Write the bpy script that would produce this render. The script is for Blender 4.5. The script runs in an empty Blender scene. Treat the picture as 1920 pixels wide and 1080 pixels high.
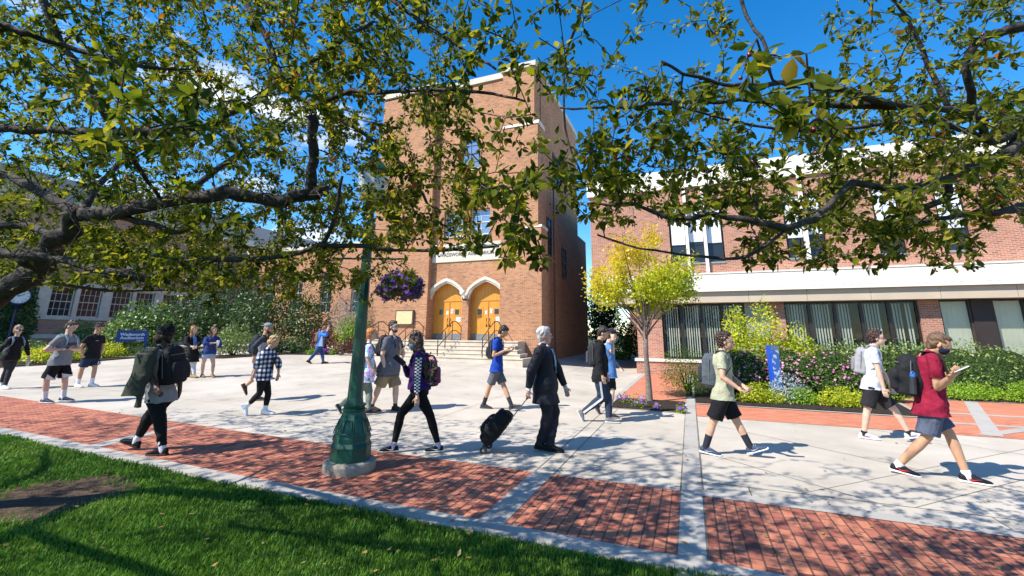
import bpy, bmesh, math, random
import numpy as np
from mathutils import Vector, Matrix, noise as mnoise
R_=math.radians
C=bpy.context.scene.collection
rng=np.random.default_rng(7); random.seed(7)
# ------------------------------------------------------------------ camera model / frames
F_,PY,TH,RO,YA=811.,448.,.2166,.0088,.3834
CH=1.7
_f=np.array([0,math.cos(TH),math.sin(TH)]);_u=np.array([0,-math.sin(TH),math.cos(TH)]);_r=np.array([1.,0,0])
CR=_r*math.cos(RO)+_u*math.sin(RO); CU=-_r*math.sin(RO)+_u*math.cos(RO); CF=_f
LA=np.array([math.cos(YA),-math.sin(YA),0]); DB=np.array([math.sin(YA),math.cos(YA),0])
CAM=np.array([0,0,CH])
def ray(u,v): return CF+CR*(u-960)/F_-CU*(v-PY)/F_
def AB(a,b,z=0.): return a*LA+b*DB+np.array([0,0,z])
def sstep(x,lo,hi):
    t=np.clip((x-lo)/(hi-lo),0,1); return t*t*(3-2*t)
def hz_ab(a,b):
    kb=np.minimum(np.maximum(0,b-7),13.5)
    kb=np.where(kb<2,kb*kb/4.,kb-1.+0.0)
    kb=np.where(b>7,kb,0)
    ka=np.minimum(np.maximum(0,-a-4),34)
    ka=np.where(ka<2,ka*ka/4.,ka-1.)
    return .036*kb*(1-sstep(a,-6.5,-2.6))+.012*ka
def hz(x,y):
    P=np.array([x,y,0]); return float(hz_ab(P@LA,P@DB))
def G(u,v,h=0.):
    d=ray(u,v); z=0.
    for _ in range(30):
        t=(z+h-CH)/d[2]; P=CAM+d*t; z=.5*z+.5*hz(P[0],P[1])
    return P
def W(u,v,w):                     # point at forward depth w
    return CAM+ray(u,v)*w
def toab(P): return float(np.dot(P,LA)),float(np.dot(P,DB))
# ------------------------------------------------------------------ mesh builder
def lnk(o,parent=None):
    C.objects.link(o)
    if parent is not None: o.parent=parent
    return o
def mkmesh(name,verts,faces,mats,midx=None,smooth=False,uv=None):
    me=bpy.data.meshes.new(name); me.from_pydata([tuple(map(float,v)) for v in verts],[],[tuple(f) for f in faces])
    for m in (mats if isinstance(mats,(list,tuple)) else [mats]): me.materials.append(m)
    if midx is not None: me.polygons.foreach_set('material_index',midx)
    if smooth: me.polygons.foreach_set('use_smooth',[True]*len(me.polygons))
    me.update(); return me
def fastmesh(name,V,Fq,mat,smooth=False,attr=None):
    """V (n,3) float, Fq (m,k) int faces"""
    me=bpy.data.meshes.new(name); n=len(V); m,k=Fq.shape
    me.vertices.add(n); me.vertices.foreach_set('co',V.astype(np.float32).ravel())
    me.loops.add(m*k); me.loops.foreach_set('vertex_index',Fq.astype(np.int32).ravel())
    me.polygons.add(m); me.polygons.foreach_set('loop_start',np.arange(0,m*k,k,dtype=np.int32))
    me.polygons.foreach_set('loop_total',np.full(m,k,dtype=np.int32))
    if smooth: me.polygons.foreach_set('use_smooth',np.ones(m,dtype=bool))
    me.materials.append(mat)
    if attr is not None:
        for nm,arr in attr.items():
            at=me.attributes.new(nm,'FLOAT','POINT'); at.data.foreach_set('value',arr.astype(np.float32))
    me.update(calc_edges=True); return me
def tag(o,label=None,cat=None,group=None,kind=None):
    if label: o['label']=label
    if cat: o['category']=cat
    if group: o['group']=group
    if kind: o['kind']=kind
    return o
class Root:
    """Empty at the base. grid=True: local axes follow the plaza grid (a,b)."""
    def __init__(s,name,base,label=None,cat=None,group=None,kind=None,grid=False,rz=None):
        o=bpy.data.objects.new(name,None); o.empty_display_size=.2; C.objects.link(o)
        s.o=o; s.base=np.array(base,float); s.grid=grid
        o.location=s.base; s.rz=-YA if grid else (rz or 0.)
        o.rotation_euler=(0,0,s.rz); tag(o,label,cat,group,kind)
        s.ab0=np.array([*toab(s.base),s.base[2]])
    def loc(s,V):
        V=np.asarray(V,float)
        if s.grid: return V-s.ab0          # V given as (a,b,z)
        V=V-s.base
        if s.rz:
            c,q=math.cos(-s.rz),math.sin(-s.rz)
            V=np.stack([V[:,0]*c-V[:,1]*q,V[:,0]*q+V[:,1]*c,V[:,2]],1)
        return V
    def add(s,name,me,parent=None,label=None):
        o=bpy.data.objects.new(name,me); lnk(o,parent or s.o)
        if label:o['label']=label
        return o
class MB:
    def __init__(s): s.v=[];s.f=[];s.m=[];s.cm=0
    def mat(s,i): s.cm=i; return s
    def add(s,vs,fs):
        n=len(s.v); s.v+=[tuple(x) for x in vs]; s.f+=[tuple(n+i for i in f) for f in fs]; s.m+=[s.cm]*len(fs); return s
    def box(s,x0,x1,y0,y1,z0,z1):
        vs=[(x,y,z) for z in (z0,z1) for y in (y0,y1) for x in (x0,x1)]
        return s.add(vs,[(0,2,3,1),(4,5,7,6),(0,1,5,4),(2,6,7,3),(0,4,6,2),(1,3,7,5)])
    def prism(s,poly,z0,z1):         # poly in xy
        n=len(poly); vs=[(p[0],p[1],z0) for p in poly]+[(p[0],p[1],z1) for p in poly]
        fs=[tuple(range(n))[::-1],tuple(range(n,2*n))]+[(i,(i+1)%n,n+(i+1)%n,n+i) for i in range(n)]
        return s.add(vs,fs)
    def extr(s,poly,y0,y1):          # poly in xz, extruded along y
        n=len(poly); vs=[(p[0],y0,p[1]) for p in poly]+[(p[0],y1,p[1]) for p in poly]
        fs=[tuple(range(n)),tuple(range(n,2*n))[::-1]]+[(i,n+i,n+(i+1)%n,(i+1)%n) for i in range(n)]
        return s.add(vs,fs)
    def extrx(s,poly,x0,x1):         # poly in yz, extruded along x
        n=len(poly); vs=[(x0,p[0],p[1]) for p in poly]+[(x1,p[0],p[1]) for p in poly]
        fs=[tuple(range(n)),tuple(range(n,2*n))[::-1]]+[(i,n+i,n+(i+1)%n,(i+1)%n) for i in range(n)]
        return s.add(vs,fs)
    def tube(s,pts,rad,n=8,cap=True):
        pts=[np.array(p,float) for p in pts]; 
        if not hasattr(rad,'__len__'): rad=[rad]*len(pts)
        vs=[];fs=[];ref=None
        for i,p in enumerate(pts):
            t=pts[min(i+1,len(pts)-1)]-pts[max(i-1,0)]; t=t/(np.linalg.norm(t)+1e-9)
            if ref is None: ref=np.array([0,0,1.]) if abs(t[2])<.9 else np.array([1.,0,0])
            x=np.cross(ref,t); x/=np.linalg.norm(x)+1e-9; y=np.cross(t,x); ref=y if False else ref
            for k in range(n):
                an=2*math.pi*k/n; vs.append(p+rad[i]*(x*math.cos(an)+y*math.sin(an)))
        for i in range(len(pts)-1):
            for k in range(n):
                fs.append((i*n+k,i*n+(k+1)%n,(i+1)*n+(k+1)%n,(i+1)*n+k))
        if cap: fs+= [tuple(range(n))[::-1],tuple((len(pts)-1)*n+k for k in range(n))]
        return s.add(vs,fs)
    def lathe(s,prof,c=(0,0,0),n=16,cap=True,rot=0):   # prof [(r,z)]
        vs=[];fs=[]
        for r,z in prof:
            for k in range(n):
                an=2*math.pi*k/n+rot; vs.append((c[0]+r*math.cos(an),c[1]+r*math.sin(an),c[2]+z))
        for i in range(len(prof)-1):
            for k in range(n): fs.append((i*n+k,i*n+(k+1)%n,(i+1)*n+(k+1)%n,(i+1)*n+k))
        if cap: fs+=[tuple(range(n))[::-1],tuple((len(prof)-1)*n+k for k in range(n))]
        return s.add(vs,fs)
    def ball(s,c,r,n=8,m=6,sc=(1,1,1)):
        prof=[(max(1e-4,r*math.sin(math.pi*i/m)),-r*math.cos(math.pi*i/m)) for i in range(m+1)]
        vs=[];fs=[]
        for q,z in prof:
            for k in range(n):
                an=2*math.pi*k/n; vs.append((c[0]+q*math.cos(an)*sc[0],c[1]+q*math.sin(an)*sc[1],c[2]+z*sc[2]))
        for i in range(m):
            for k in range(n): fs.append((i*n+k,i*n+(k+1)%n,(i+1)*n+(k+1)%n,(i+1)*n+k))
        return s.add(vs,fs)
    def build(s,name,mats,root=None,parent=None,smooth=False,label=None,bevel=0):
        V=np.array(s.v,float)
        if root is not None: V=root.loc(V)
        me=mkmesh(name,V,s.f,mats,s.m,smooth)
        o=bpy.data.objects.new(name,me)
        lnk(o,parent or (root.o if root is not None else None))
        if label:o['label']=label
        if bevel:
            md=o.modifiers.new('b','BEVEL'); md.width=bevel; md.segments=2; md.limit_method='ANGLE'
        return o
# ------------------------------------------------------------------ materials
def _n(nt,t,**k):
    n=nt.nodes.new(t)
    for a,b in k.items():
        if a=='loc': continue
        setattr(n,a,b)
    return n
class M:
    """tiny node helper"""
    def __init__(s,name,rough=.6,spec=.3,metal=0.):
        s.m=bpy.data.materials.new(name); s.m.use_nodes=True; s.nt=s.m.node_tree
        s.b=s.nt.nodes['Principled BSDF']; s.out=s.nt.nodes['Material Output']
        s.b.inputs['Roughness'].default_value=rough; s.b.inputs['Specular IOR Level'].default_value=spec
        s.b.inputs['Metallic'].default_value=metal; s._tc=None
    def lk(s,a,b): s.nt.links.new(a,b); return s
    def set(s,sock,v):
        if isinstance(v,(tuple,list)) and len(v)==3: v=(*v,1)
        if hasattr(v,'is_output'): s.nt.links.new(v,sock)
        else: sock.default_value=v
    def tc(s,k='Object'):
        if s._tc is None: s._tc=_n(s.nt,'ShaderNodeTexCoord')
        return s._tc.outputs[k]
    def noise(s,scale,vec=None,detail=4,rough=.5,out='Fac',dist=0):
        n=_n(s.nt,'ShaderNodeTexNoise'); n.inputs['Scale'].default_value=scale; n.inputs['Detail'].default_value=detail
        n.inputs['Roughness'].default_value=rough; n.inputs['Distortion'].default_value=dist
        s.lk(vec if vec is not None else s.tc(),n.inputs['Vector']); return n.outputs[out]
    def voro(s,scale,vec=None,out='Distance',feature='F1'):
        n=_n(s.nt,'ShaderNodeTexVoronoi'); n.feature=feature; n.inputs['Scale'].default_value=scale
        s.lk(vec if vec is not None else s.tc(),n.inputs['Vector']); return n.outputs[out]
    def ramp(s,fac,stops,interp='LINEAR'):
        n=_n(s.nt,'ShaderNodeValToRGB'); n.color_ramp.interpolation=interp; e=n.color_ramp.elements
        while len(e)<len(stops): e.new(.5)
        for i,(p,c) in enumerate(stops):
            e[i].position=p; e[i].color=(*c,1) if len(c)==3 else c
        s.lk(fac,n.inputs['Fac']); return n.outputs['Color']
    def mix(s,f,a,b,mode='MIX'):
        n=_n(s.nt,'ShaderNodeMix',data_type='RGBA',blend_type=mode); s.set(n.inputs['Factor'],f); s.set(n.inputs[6],a); s.set(n.inputs[7],b); return n.outputs[2]
    def math(s,op,a,b=None,c=None):
        n=_n(s.nt,'ShaderNodeMath',operation=op); s.set(n.inputs[0],a)
        if b is not None: s.set(n.inputs[1],b)
        if c is not None: s.set(n.inputs[2],c)
        return n.outputs[0]
    def sep(s,v):
        n=_n(s.nt,'ShaderNodeSeparateXYZ'); s.lk(v,n.inputs[0]); return n.outputs
    def comb(s,x,y,z=0.):
        n=_n(s.nt,'ShaderNodeCombineXYZ'); s.set(n.inputs[0],x); s.set(n.inputs[1],y); s.set(n.inputs[2],z); return n.outputs[0]
    def vmul(s,v,k):
        n=_n(s.nt,'ShaderNodeVectorMath',operation='MULTIPLY'); s.lk(v,n.inputs[0]); n.inputs[1].default_value=k; return n.outputs[0]
    def attr(s,nm):
        n=_n(s.nt,'ShaderNodeAttribute'); n.attribute_name=nm; return n.outputs['Fac']
    def col(s,c): s.set(s.b.inputs['Base Color'],c); return s
    def bump(s,h,strength=.3,dist=.01):
        n=_n(s.nt,'ShaderNodeBump'); n.inputs['Strength'].default_value=strength; n.inputs['Distance'].default_value=dist
        s.lk(h,n.inputs['Height']); s.lk(n.outputs[0],s.b.inputs['Normal']); return s
    def rough(s,v): s.set(s.b.inputs['Roughness'],v); return s
def simple(name,c,rough=.6,spec=.3,metal=0,var=.12,scale=6,bump=0,bscale=60):
    m=M(name,rough,spec,metal)
    d=tuple(max(0,x*(1-var)) for x in c); l=tuple(min(1,x*(1+var)) for x in c)
    m.col(m.ramp(m.noise(scale),[(.3,d),(.7,l)]))
    if bump: m.bump(m.noise(bscale,detail=3),bump,.004)
    return m.m
_fab={}
def fabric(c,rough=.85,var=.10,nm=None):
    k=(c,rough)
    if k in _fab: return _fab[k]
    m=M(nm or 'fabric_%d'%len(_fab),rough,.15)
    m.b.inputs['Sheen Weight'].default_value=.0
    d=tuple(x*(1-var) for x in c); l=tuple(min(1,x*(1+var)) for x in c)
    m.col(m.ramp(m.noise(14,detail=5),[(.3,d),(.7,l)]))
    f=m.math('ADD',m.math('MULTIPLY',m.noise(11,detail=3,dist=1.5),1.0),m.math('MULTIPLY',m.noise(300,detail=1),.05))
    m.bump(f,.55,.02); _fab[k]=m.m; return m.m
def brickmat(name,c1,c2,mortar,bw=.203,rh=.0677,ms=.010,wall=True,offs=.5,darkp=.12,dark=(.10,.055,.045),rot=False,rough=.85,common=False,stain=.25):
    m=M(name,rough,.2)
    o=m.sep(m.tc('Object'))
    if wall:
        nn=m.sep(m.tc('Normal')); sel=m.math('GREATER_THAN',m.math('ABSOLUTE',nn[0]),.7)
        x=m.math('ADD',m.math('MULTIPLY',o[0],m.math('SUBTRACT',1.,sel)),m.math('MULTIPLY',o[1],sel)); vec=m.comb(x,o[2])
    else: vec=m.comb(o[1],o[0]) if rot else m.comb(o[0],o[1])
    b=_n(m.nt,'ShaderNodeTexBrick'); m.lk(vec,b.inputs['Vector'])
    b.offset=offs; b.squash=1; b.inputs['Scale'].default_value=1; b.inputs['Mortar Size'].default_value=ms; b.inputs['Mortar Smooth'].default_value=.2
    b.inputs['Brick Width'].default_value=bw; b.inputs['Row Height'].default_value=rh; b.inputs['Bias'].default_value=0
    b.inputs['Color1'].default_value=(0,0,0,1); b.inputs['Color2'].default_value=(1,1,1,1); b.inputs['Mortar'].default_value=(.5,.5,.5,1)
    mid=tuple((p+q)/2 for p,q in zip(c1,c2))
    bc=m.ramp(b.outputs['Color'],[(0,dark),(darkp,c1),(.5,mid),(1,c2)])
    if common:     # header courses: every 6th row has small dark headers
        rowf=m.math('FRACT',m.math('DIVIDE',o[2],rh*6)); hd=m.math('LESS_THAN',rowf,1/6.)
        hx=m.math('GREATER_THAN',m.math('FRACT',m.math('DIVIDE',x,.1015)),.42)
        bc=m.mix(m.math('MULTIPLY',m.math('MULTIPLY',hd,hx),.45),bc,dark)
    col=m.mix(b.outputs['Fac'],bc,mortar)
    st=m.ramp(m.noise(.55,detail=6,rough=.65),[(.3,(1-stain,)*3),(.62,(1,1,1))])
    fine=m.ramp(m.noise(35,detail=2),[(.3,(.85,.85,.85)),(.7,(1.08,1.08,1.08))])
    m.col(m.mix(1.,m.mix(1.,col,st,'MULTIPLY'),fine,'MULTIPLY'))
    inv=m.math('SUBTRACT',1.,b.outputs['Fac']); m.bump(m.math('ADD',inv,m.math('MULTIPLY',m.noise(60,detail=2),.3)),.5,.006)
    return m.m
def leafmat(name,stops,trans=.35,rough=.45,spots=True,spec=.4):
    m=M(name,rough,spec); rnd=m.attr('rnd')
    c=m.ramp(rnd,stops)
    c=m.mix(.5,c,m.ramp(m.noise(3,detail=2),[(.3,(.75,.75,.75)),(.7,(1.2,1.2,1.2))]),'MULTIPLY')
    if spots: c=m.mix(m.ramp(m.noise(70,detail=2),[(.66,(0,0,0)),(.72,(.8,.8,.8))]),c,(.07,.035,.015))
    m.col(c)
    tr=_n(m.nt,'ShaderNodeBsdfTranslucent'); m.lk(m.mix(1.,c,(1.5,1.5,.7),'MULTIPLY'),tr.inputs['Color'])
    mx=_n(m.nt,'ShaderNodeMixShader'); mx.inputs[0].default_value=trans
    m.lk(m.b.outputs[0],mx.inputs[1]); m.lk(tr.outputs[0],mx.inputs[2]); m.lk(mx.outputs[0],m.out.inputs['Surface'])
    return m.m
def glassmat(name,c=(.02,.025,.03),rough=.05):
    m=M(name,rough,.45); m.b.inputs['Base Color'].default_value=(*c,1); m.b.inputs['IOR'].default_value=1.45
    m.bump(m.noise(1.2,detail=1),.04,.05); return m.m
def text_mesh(txt,size,bold=0.,align='CENTER',extr=.002):
    cu=bpy.data.curves.new('txt','FONT'); cu.body=txt; cu.size=size; cu.align_x=align; cu.align_y='CENTER'; cu.extrude=extr; cu.offset=bold
    o=bpy.data.objects.new('txt',cu); C.objects.link(o); dg=bpy.context.evaluated_depsgraph_get(); dg.update()
    me=bpy.data.meshes.new_from_object(o.evaluated_get(dg)); bpy.data.objects.remove(o); bpy.data.curves.remove(cu); return me
def hz_ab(a,b):
    a=np.asarray(a,float);b=np.asarray(b,float)
    kb=np.clip(b-7,0,12.5); kb=np.where(kb<2,kb*kb/4.,kb-1.)
    ka=np.clip(-a-4,0,34); ka=np.where(ka<2,ka*ka/4.,ka-1.)
    return .046*kb*(1-sstep(a,-9.,-2.6))+.012*ka
def H(a,b): return float(hz_ab(a,b))
# ------------------------------------------------------------------ foliage helpers
def unit(V): return V/(np.linalg.norm(V,axis=1,keepdims=True)+1e-9)
def leaves(P,D,N,size,asp=.5,fold=.25,rg=rng):
    """rhombic leaves: P base, D direction, N normal"""
    n=len(P); D=unit(D); S=unit(np.cross(N,D)); Nn=np.cross(D,S)
    s=size[:,None]; tip=P+D*s; 
    l=P+D*s*.45+S*s*asp*.5-Nn*s*fold*.2; r=P+D*s*.45-S*s*asp*.5-Nn*s*fold*.2
    V=np.stack([P,r,tip,l],1).reshape(-1,3); Fq=np.arange(4*n).reshape(n,4); return V,Fq
def cloud(lobes,n,size,flat=.35,rg=rng,hang=.2,minz=None):
    """lobes [(cx,cy,cz,rx,ry,rz)] -> leaf arrays"""
    L=np.array(lobes,float); vol=(L[:,3]*L[:,4]+L[:,3]*L[:,5]+L[:,4]*L[:,5]); w=vol/vol.sum()
    idx=rg.choice(len(L),n,p=w); U=unit(rg.normal(size=(n,3))); rad=1-np.abs(rg.normal(0,.16,n))
    lump=1+.10*np.sin(U[:,0]*7+idx*1.7)*np.cos(U[:,1]*6+idx)+.08*np.sin(U[:,2]*9+idx*2.3)
    P=L[idx,:3]+U*L[idx,3:6]*(rad*lump)[:,None]
    if minz is not None:
        k=P[:,2]>minz; P=P[k];U=U[k]
    n=len(P); D=unit(rg.normal(size=(n,3))+U*.9-np.array([0,0,hang])); N=unit(U+flat*rg.normal(size=(n,3))+np.array([0,0,.4]))
    sz=size*(.65+.7*rg.random(n)); return P,D,N,sz
def cloudmesh(name,lobes,n,size,mat,root,asp=.55,minz=None,rg=rng,flat=.5,parent=None,tone=None,label=None):
    P,D,N,sz=cloud(lobes,n,size,flat,rg,minz=minz); V,Fq=leaves(P,D,N,sz,asp)
    rn=rg.random(len(P)); 
    if tone is not None: rn=np.clip(tone(P,rn),0,1)
    me=fastmesh(name,root.loc(V) if not root.grid else V-root.ab0,Fq,mat,attr={'rnd':np.repeat(rn,4)})
    return root.add(name,me,parent,label)
def stems(root,name,base,tips,mat,r0=.02,r1=.005,parent=None):
    mb=MB(); base=np.array(base,float)
    for t in tips:
        t=np.array(t,float); m=base*.5+t*.5+np.array([0,0,.1])*np.linalg.norm(t-base)
        mb.tube([base+np.append(np.random.normal(0,.03,2),0),m,t],[r0,(r0+r1)/2,r1],5,False)
    return mb.build(name,mat,root,parent)
# ------------------------------------------------------------------ world
w=bpy.data.worlds.new('World'); bpy.context.scene.world=w; w.use_nodes=True; nt=w.node_tree
SUN_EL=R_(47); SD=math.cos(R_(49))*LA+math.sin(R_(49))*DB     # direction the shadows fall
sundir=np.array([-SD[0]*math.cos(SUN_EL),-SD[1]*math.cos(SUN_EL),math.sin(SUN_EL)])
sky=nt.nodes.new('ShaderNodeTexSky'); sky.sky_type='NISHITA'; sky.sun_disc=False; sky.sun_elevation=SUN_EL
sky.sun_rotation=math.atan2(sundir[0],sundir[1]); sky.altitude=200; sky.air_density=.9; sky.dust_density=.1; sky.ozone_density=1.6
bg=nt.nodes['Background']; bg.inputs['Strength'].default_value=.13
gm=nt.nodes.new('ShaderNodeHueSaturation'); gm.inputs['Saturation'].default_value=1.42; gm.inputs['Value'].default_value=1.22; nt.links.new(sky.outputs[0],gm.inputs['Color'])
tc=nt.nodes.new('ShaderNodeTexCoord'); mp=nt.nodes.new('ShaderNodeMapping'); mp.inputs['Scale'].default_value=(1,1,2.6); nt.links.new(tc.outputs['Generated'],mp.inputs[0])
nz=nt.nodes.new('ShaderNodeTexNoise'); nz.inputs['Scale'].default_value=2.3; nz.inputs['Detail'].default_value=9; nz.inputs['Roughness'].default_value=.58; nz.inputs['Distortion'].default_value=.3; nt.links.new(mp.outputs[0],nz.inputs['Vector'])
# cumulus only in the western part of the sky (left of the tower)
dn=nt.nodes.new('ShaderNodeVectorMath'); dn.operation='DOT_PRODUCT'; nt.links.new(tc.outputs['Generated'],dn.inputs[0])
cd=ray(430,330); cd=cd/np.linalg.norm(cd); dn.inputs[1].default_value=tuple(cd)
mr=nt.nodes.new('ShaderNodeMapRange'); mr.inputs[1].default_value=.86; mr.inputs[2].default_value=.99; mr.inputs[3].default_value=-.24; mr.inputs[4].default_value=.01; nt.links.new(dn.outputs['Value'],mr.inputs[0])
ad=nt.nodes.new('ShaderNodeMath'); ad.operation='ADD'; nt.links.new(nz.outputs['Fac'],ad.inputs[0]); nt.links.new(mr.outputs[0],ad.inputs[1])
rp=nt.nodes.new('ShaderNodeValToRGB'); rp.color_ramp.elements[0].position=.50; rp.color_ramp.elements[1].position=.60; nt.links.new(ad.outputs[0],rp.inputs[0])
mx=nt.nodes.new('ShaderNodeMix'); mx.data_type='RGBA'; nt.links.new(rp.outputs[0],mx.inputs[0]); nt.links.new(gm.outputs[0],mx.inputs[6]); mx.inputs[7].default_value=(6.2,6.4,6.8,1)
nt.links.new(mx.outputs[2],bg.inputs[0])
sl=bpy.data.lights.new('sun','SUN'); sl.energy=4.9; sl.angle=R_(.5); sl.color=(1,.95,.875)
so=bpy.data.objects.new('sun',sl); C.objects.link(so); so.rotation_euler=Vector(tuple(sundir)).to_track_quat('Z','Y').to_euler()
sc=bpy.context.scene; sc.view_settings.view_transform='Standard'; sc.view_settings.look='None'; sc.view_settings.exposure=.80; sc.view_settings.gamma=1
cam=bpy.data.cameras.new('camera'); co=bpy.data.objects.new('camera',cam); C.objects.link(co); sc.camera=co
cam.sensor_width=36; cam.lens=F_/1920*36; cam.shift_y=(PY-540)/1920.; cam.clip_end=2000; cam.clip_start=.05
co.matrix_world=Matrix(((CR[0],CU[0],-CF[0],0),(CR[1],CU[1],-CF[1],0),(CR[2],CU[2],-CF[2],CH),(0,0,0,1)))
# ------------------------------------------------------------------ materials
def concmat(name,c=(.49,.44,.37),scale=1.2):
    m=M(name,.8,.25); g=m.noise(scale,detail=8,rough=.65); g2=m.noise(90,detail=2)
    a=m.ramp(g,[(.28,tuple(x*.66 for x in c)),(.42,tuple(x*.92 for x in c)),(.6,c),(.75,tuple(min(1,x*1.12) for x in c))]); a=m.mix(1.,a,m.ramp(m.noise(.35,detail=5,rough=.6),[(.35,(.84,.83,.80)),(.6,(1.04,1.03,1.02))]),'MULTIPLY')
    b=m.ramp(g2,[(.3,(.88,.88,.88)),(.7,(1.07,1.07,1.07))]); c2=m.mix(1.,a,b,'MULTIPLY')
    sp=m.ramp(m.voro(1.7),[(.0,(.62,.58,.53)),(.018,(.8,.78,.75)),(.03,(1,1,1))]); c3=m.mix(1.,c2,sp,'MULTIPLY')
    m.col(c3); m.bump(m.math('ADD',g2,m.noise(25,detail=3)),.18,.004); return m.m
MC=concmat('concrete'); MC2=concmat('kerb_concrete',(.40,.375,.34),2.5)
def groove():
    m=M('joint_groove',.9,.1); m.col(m.ramp(m.noise(3,detail=5),[(.3,(.10,.085,.065)),(.7,(.27,.23,.18))])); return m.m
MG=groove()
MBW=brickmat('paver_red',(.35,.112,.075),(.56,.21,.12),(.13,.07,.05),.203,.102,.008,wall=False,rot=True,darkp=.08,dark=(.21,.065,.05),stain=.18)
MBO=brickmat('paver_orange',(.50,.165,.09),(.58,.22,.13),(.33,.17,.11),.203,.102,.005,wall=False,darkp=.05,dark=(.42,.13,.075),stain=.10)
MT=brickmat('tower_brick',(.40,.155,.068),(.54,.245,.125),(.42,.30,.19),.2032,.0677,.0095,common=True,dark=(.22,.11,.085),darkp=.12,stain=.24)
MR=brickmat('annex_brick',(.34,.115,.068),(.47,.195,.125),(.46,.34,.26),.2032,.0677,.011,dark=(.20,.10,.085),stain=.2)
MSt=simple('limestone',(.56,.51,.42),.8,.2,scale=3,bump=.2); MWh=simple('white_precast',(.70,.655,.57),.7,.2,scale=2,var=.05,bump=.15)
MBe=simple('beige_panel',(.47,.38,.28),.6,.2,scale=1.5,var=.05)
MDk=simple('dark_bronze_frame',(.025,.02,.018),.4,.4); MGl=glassmat('window_glass'); MGr=simple('grey_panel',(.28,.28,.25),.6)
MWf=simple('window_white',(.62,.57,.48),.6); MBk=simple('black_iron',(.02,.018,.017),.4,.4)
def soil():
    m=M('mulch',.95,.1); m.col(m.ramp(m.voro(55,out='Color'),[(.1,(.018,.014,.011)),(.8,(.075,.058,.045))])); m.bump(m.voro(50),1.,.03); return m.m
MS=soil()
# ------------------------------------------------------------------ ground, plaza
def sheet(name,alist,blist,dz,mats,cut=None,label=None):
    A,B=np.meshgrid(alist,blist,indexing='ij'); Z=hz_ab(A,B)+dz; V=np.stack([A,B,Z],-1).reshape(-1,3)
    na,nb=A.shape; i=np.arange(na-1)[:,None]*nb+np.arange(nb-1)[None]; Fq=np.stack([i,i+nb,i+nb+1,i+1],-1).reshape(-1,4)
    if cut is not None:
        cA=(A[:-1,:-1]+A[1:,1:]).ravel()/2; cB=(B[:-1,:-1]+B[1:,1:]).ravel()/2; Fq=Fq[~cut(cA,cB)]
    me=fastmesh(name,V,Fq,mats); o=bpy.data.objects.new(name,me); C.objects.link(o); o.rotation_euler=(0,0,-YA); tag(o,kind='structure'); return o
far=[-500,-200,-120,-80]; ln=lambda a,b,s:list(np.arange(a,b+1e-6,s))
MGd=simple('ground_soil',(.07,.075,.035),.95,.1,scale=.5,var=.3)
sheet('ground',far+ln(-60,20,1)+[40,80,200,500],[-500,-200,-60,-20]+ln(-10,45,1)+[60,100,250,600],-.02,MGd)
KB0,KB1,BK1=3.83,4.07,5.66
plz=sheet('plaza',ln(-60,20,.5)+[30,40],[BK1]+ln(6,45,.5),0.,MC)
# joints in the slabs
def ribbon(mb,p,q,wd,dz=.004,step=.5):
    p=np.array(p,float);q=np.array(q,float); L=np.linalg.norm(q-p); n=max(1,int(L/step)); d=(q-p)/L; s=np.array([-d[1],d[0]])*wd/2
    vs=[]
    for i in range(n+1):
        c=p+(q-p)*i/n
        for sg in (1,-1): a,b=c+s*sg; vs.append((a,b,H(a,b)+dz))
    mb.add(vs,[(2*i,2*i+1,2*i+3,2*i+2) for i in range(n)])
mj=MB()
for a in (-1.95,-1.70): ribbon(mj,(a,BK1),(a,11.0),.015)
for a in (-.22,0.01): ribbon(mj,(a,KB0),(a,21.0),.014,.009)
for a in np.arange(-4.9,-58,-3.2): ribbon(mj,(a,BK1),(a,30),.008)
for b in (7.4,10.6,13.8,17.0): ribbon(mj,(-58,b),(-1.95,b),.007)
ribbon(mj,(0.,6.1),(7.5,6.1),.012); ribbon(mj,(.5,5.66),(.5,6.1),.014); ribbon(mj,(2.6,5.66),(2.6,6.1),.014)
for k in range(5): ribbon(mj,(.02+1.0*k,BK1+.45),(.02+1.0*k+4.6,10.7),.007) if k else None
ribbon(mj,(0,10.1),(4.6,6.1),.012); ribbon(mj,(0,7.6),(1.7,6.1),.012); ribbon(mj,(3.0,10.7),(8.2,6.1),.012)
for b in (13.7,16.5,19.5): ribbon(mj,(-.22,b),(0.01,b),.012,.009)
jo=mj.build('slab_joints',MG); jo.rotation_euler=(0,0,-YA); tag(jo,kind='structure')
ba=sheet('brick_walk',ln(-60,20,.5),[KB1,4.6,5.1,BK1],.004,MBW)
mk=MB()
A_=ln(-60,20,.5)
for i in range(len(A_)-1):
    a0,a1=A_[i],A_[i+1]; mk.add([(a0,KB0,H(a0,KB0)+.012),(a1,KB0,H(a1,KB0)+.012),(a1,KB1,H(a1,KB1)+.012),(a0,KB1,H(a0,KB1)+.012)],[(0,1,2,3)])
    mk.add([(a0,KB0,H(a0,KB0)-.06),(a1,KB0,H(a1,KB0)-.06),(a1,KB0,H(a1,KB0)+.012),(a0,KB0,H(a0,KB0)+.012)],[(0,1,2,3)])
    mk.add([(a0,BK1-.09,H(a0,BK1)+.010),(a1,BK1-.09,H(a1,BK1)+.010),(a1,BK1+.12,H(a1,BK1)+.010),(a0,BK1+.12,H(a0,BK1)+.010)],[(0,1,2,3)]) if a0>=0 else None
ko=mk.build('kerb_strip',MC2); ko.rotation_euler=(0,0,-YA); tag(ko,kind='structure')
mx_=MB()
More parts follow.
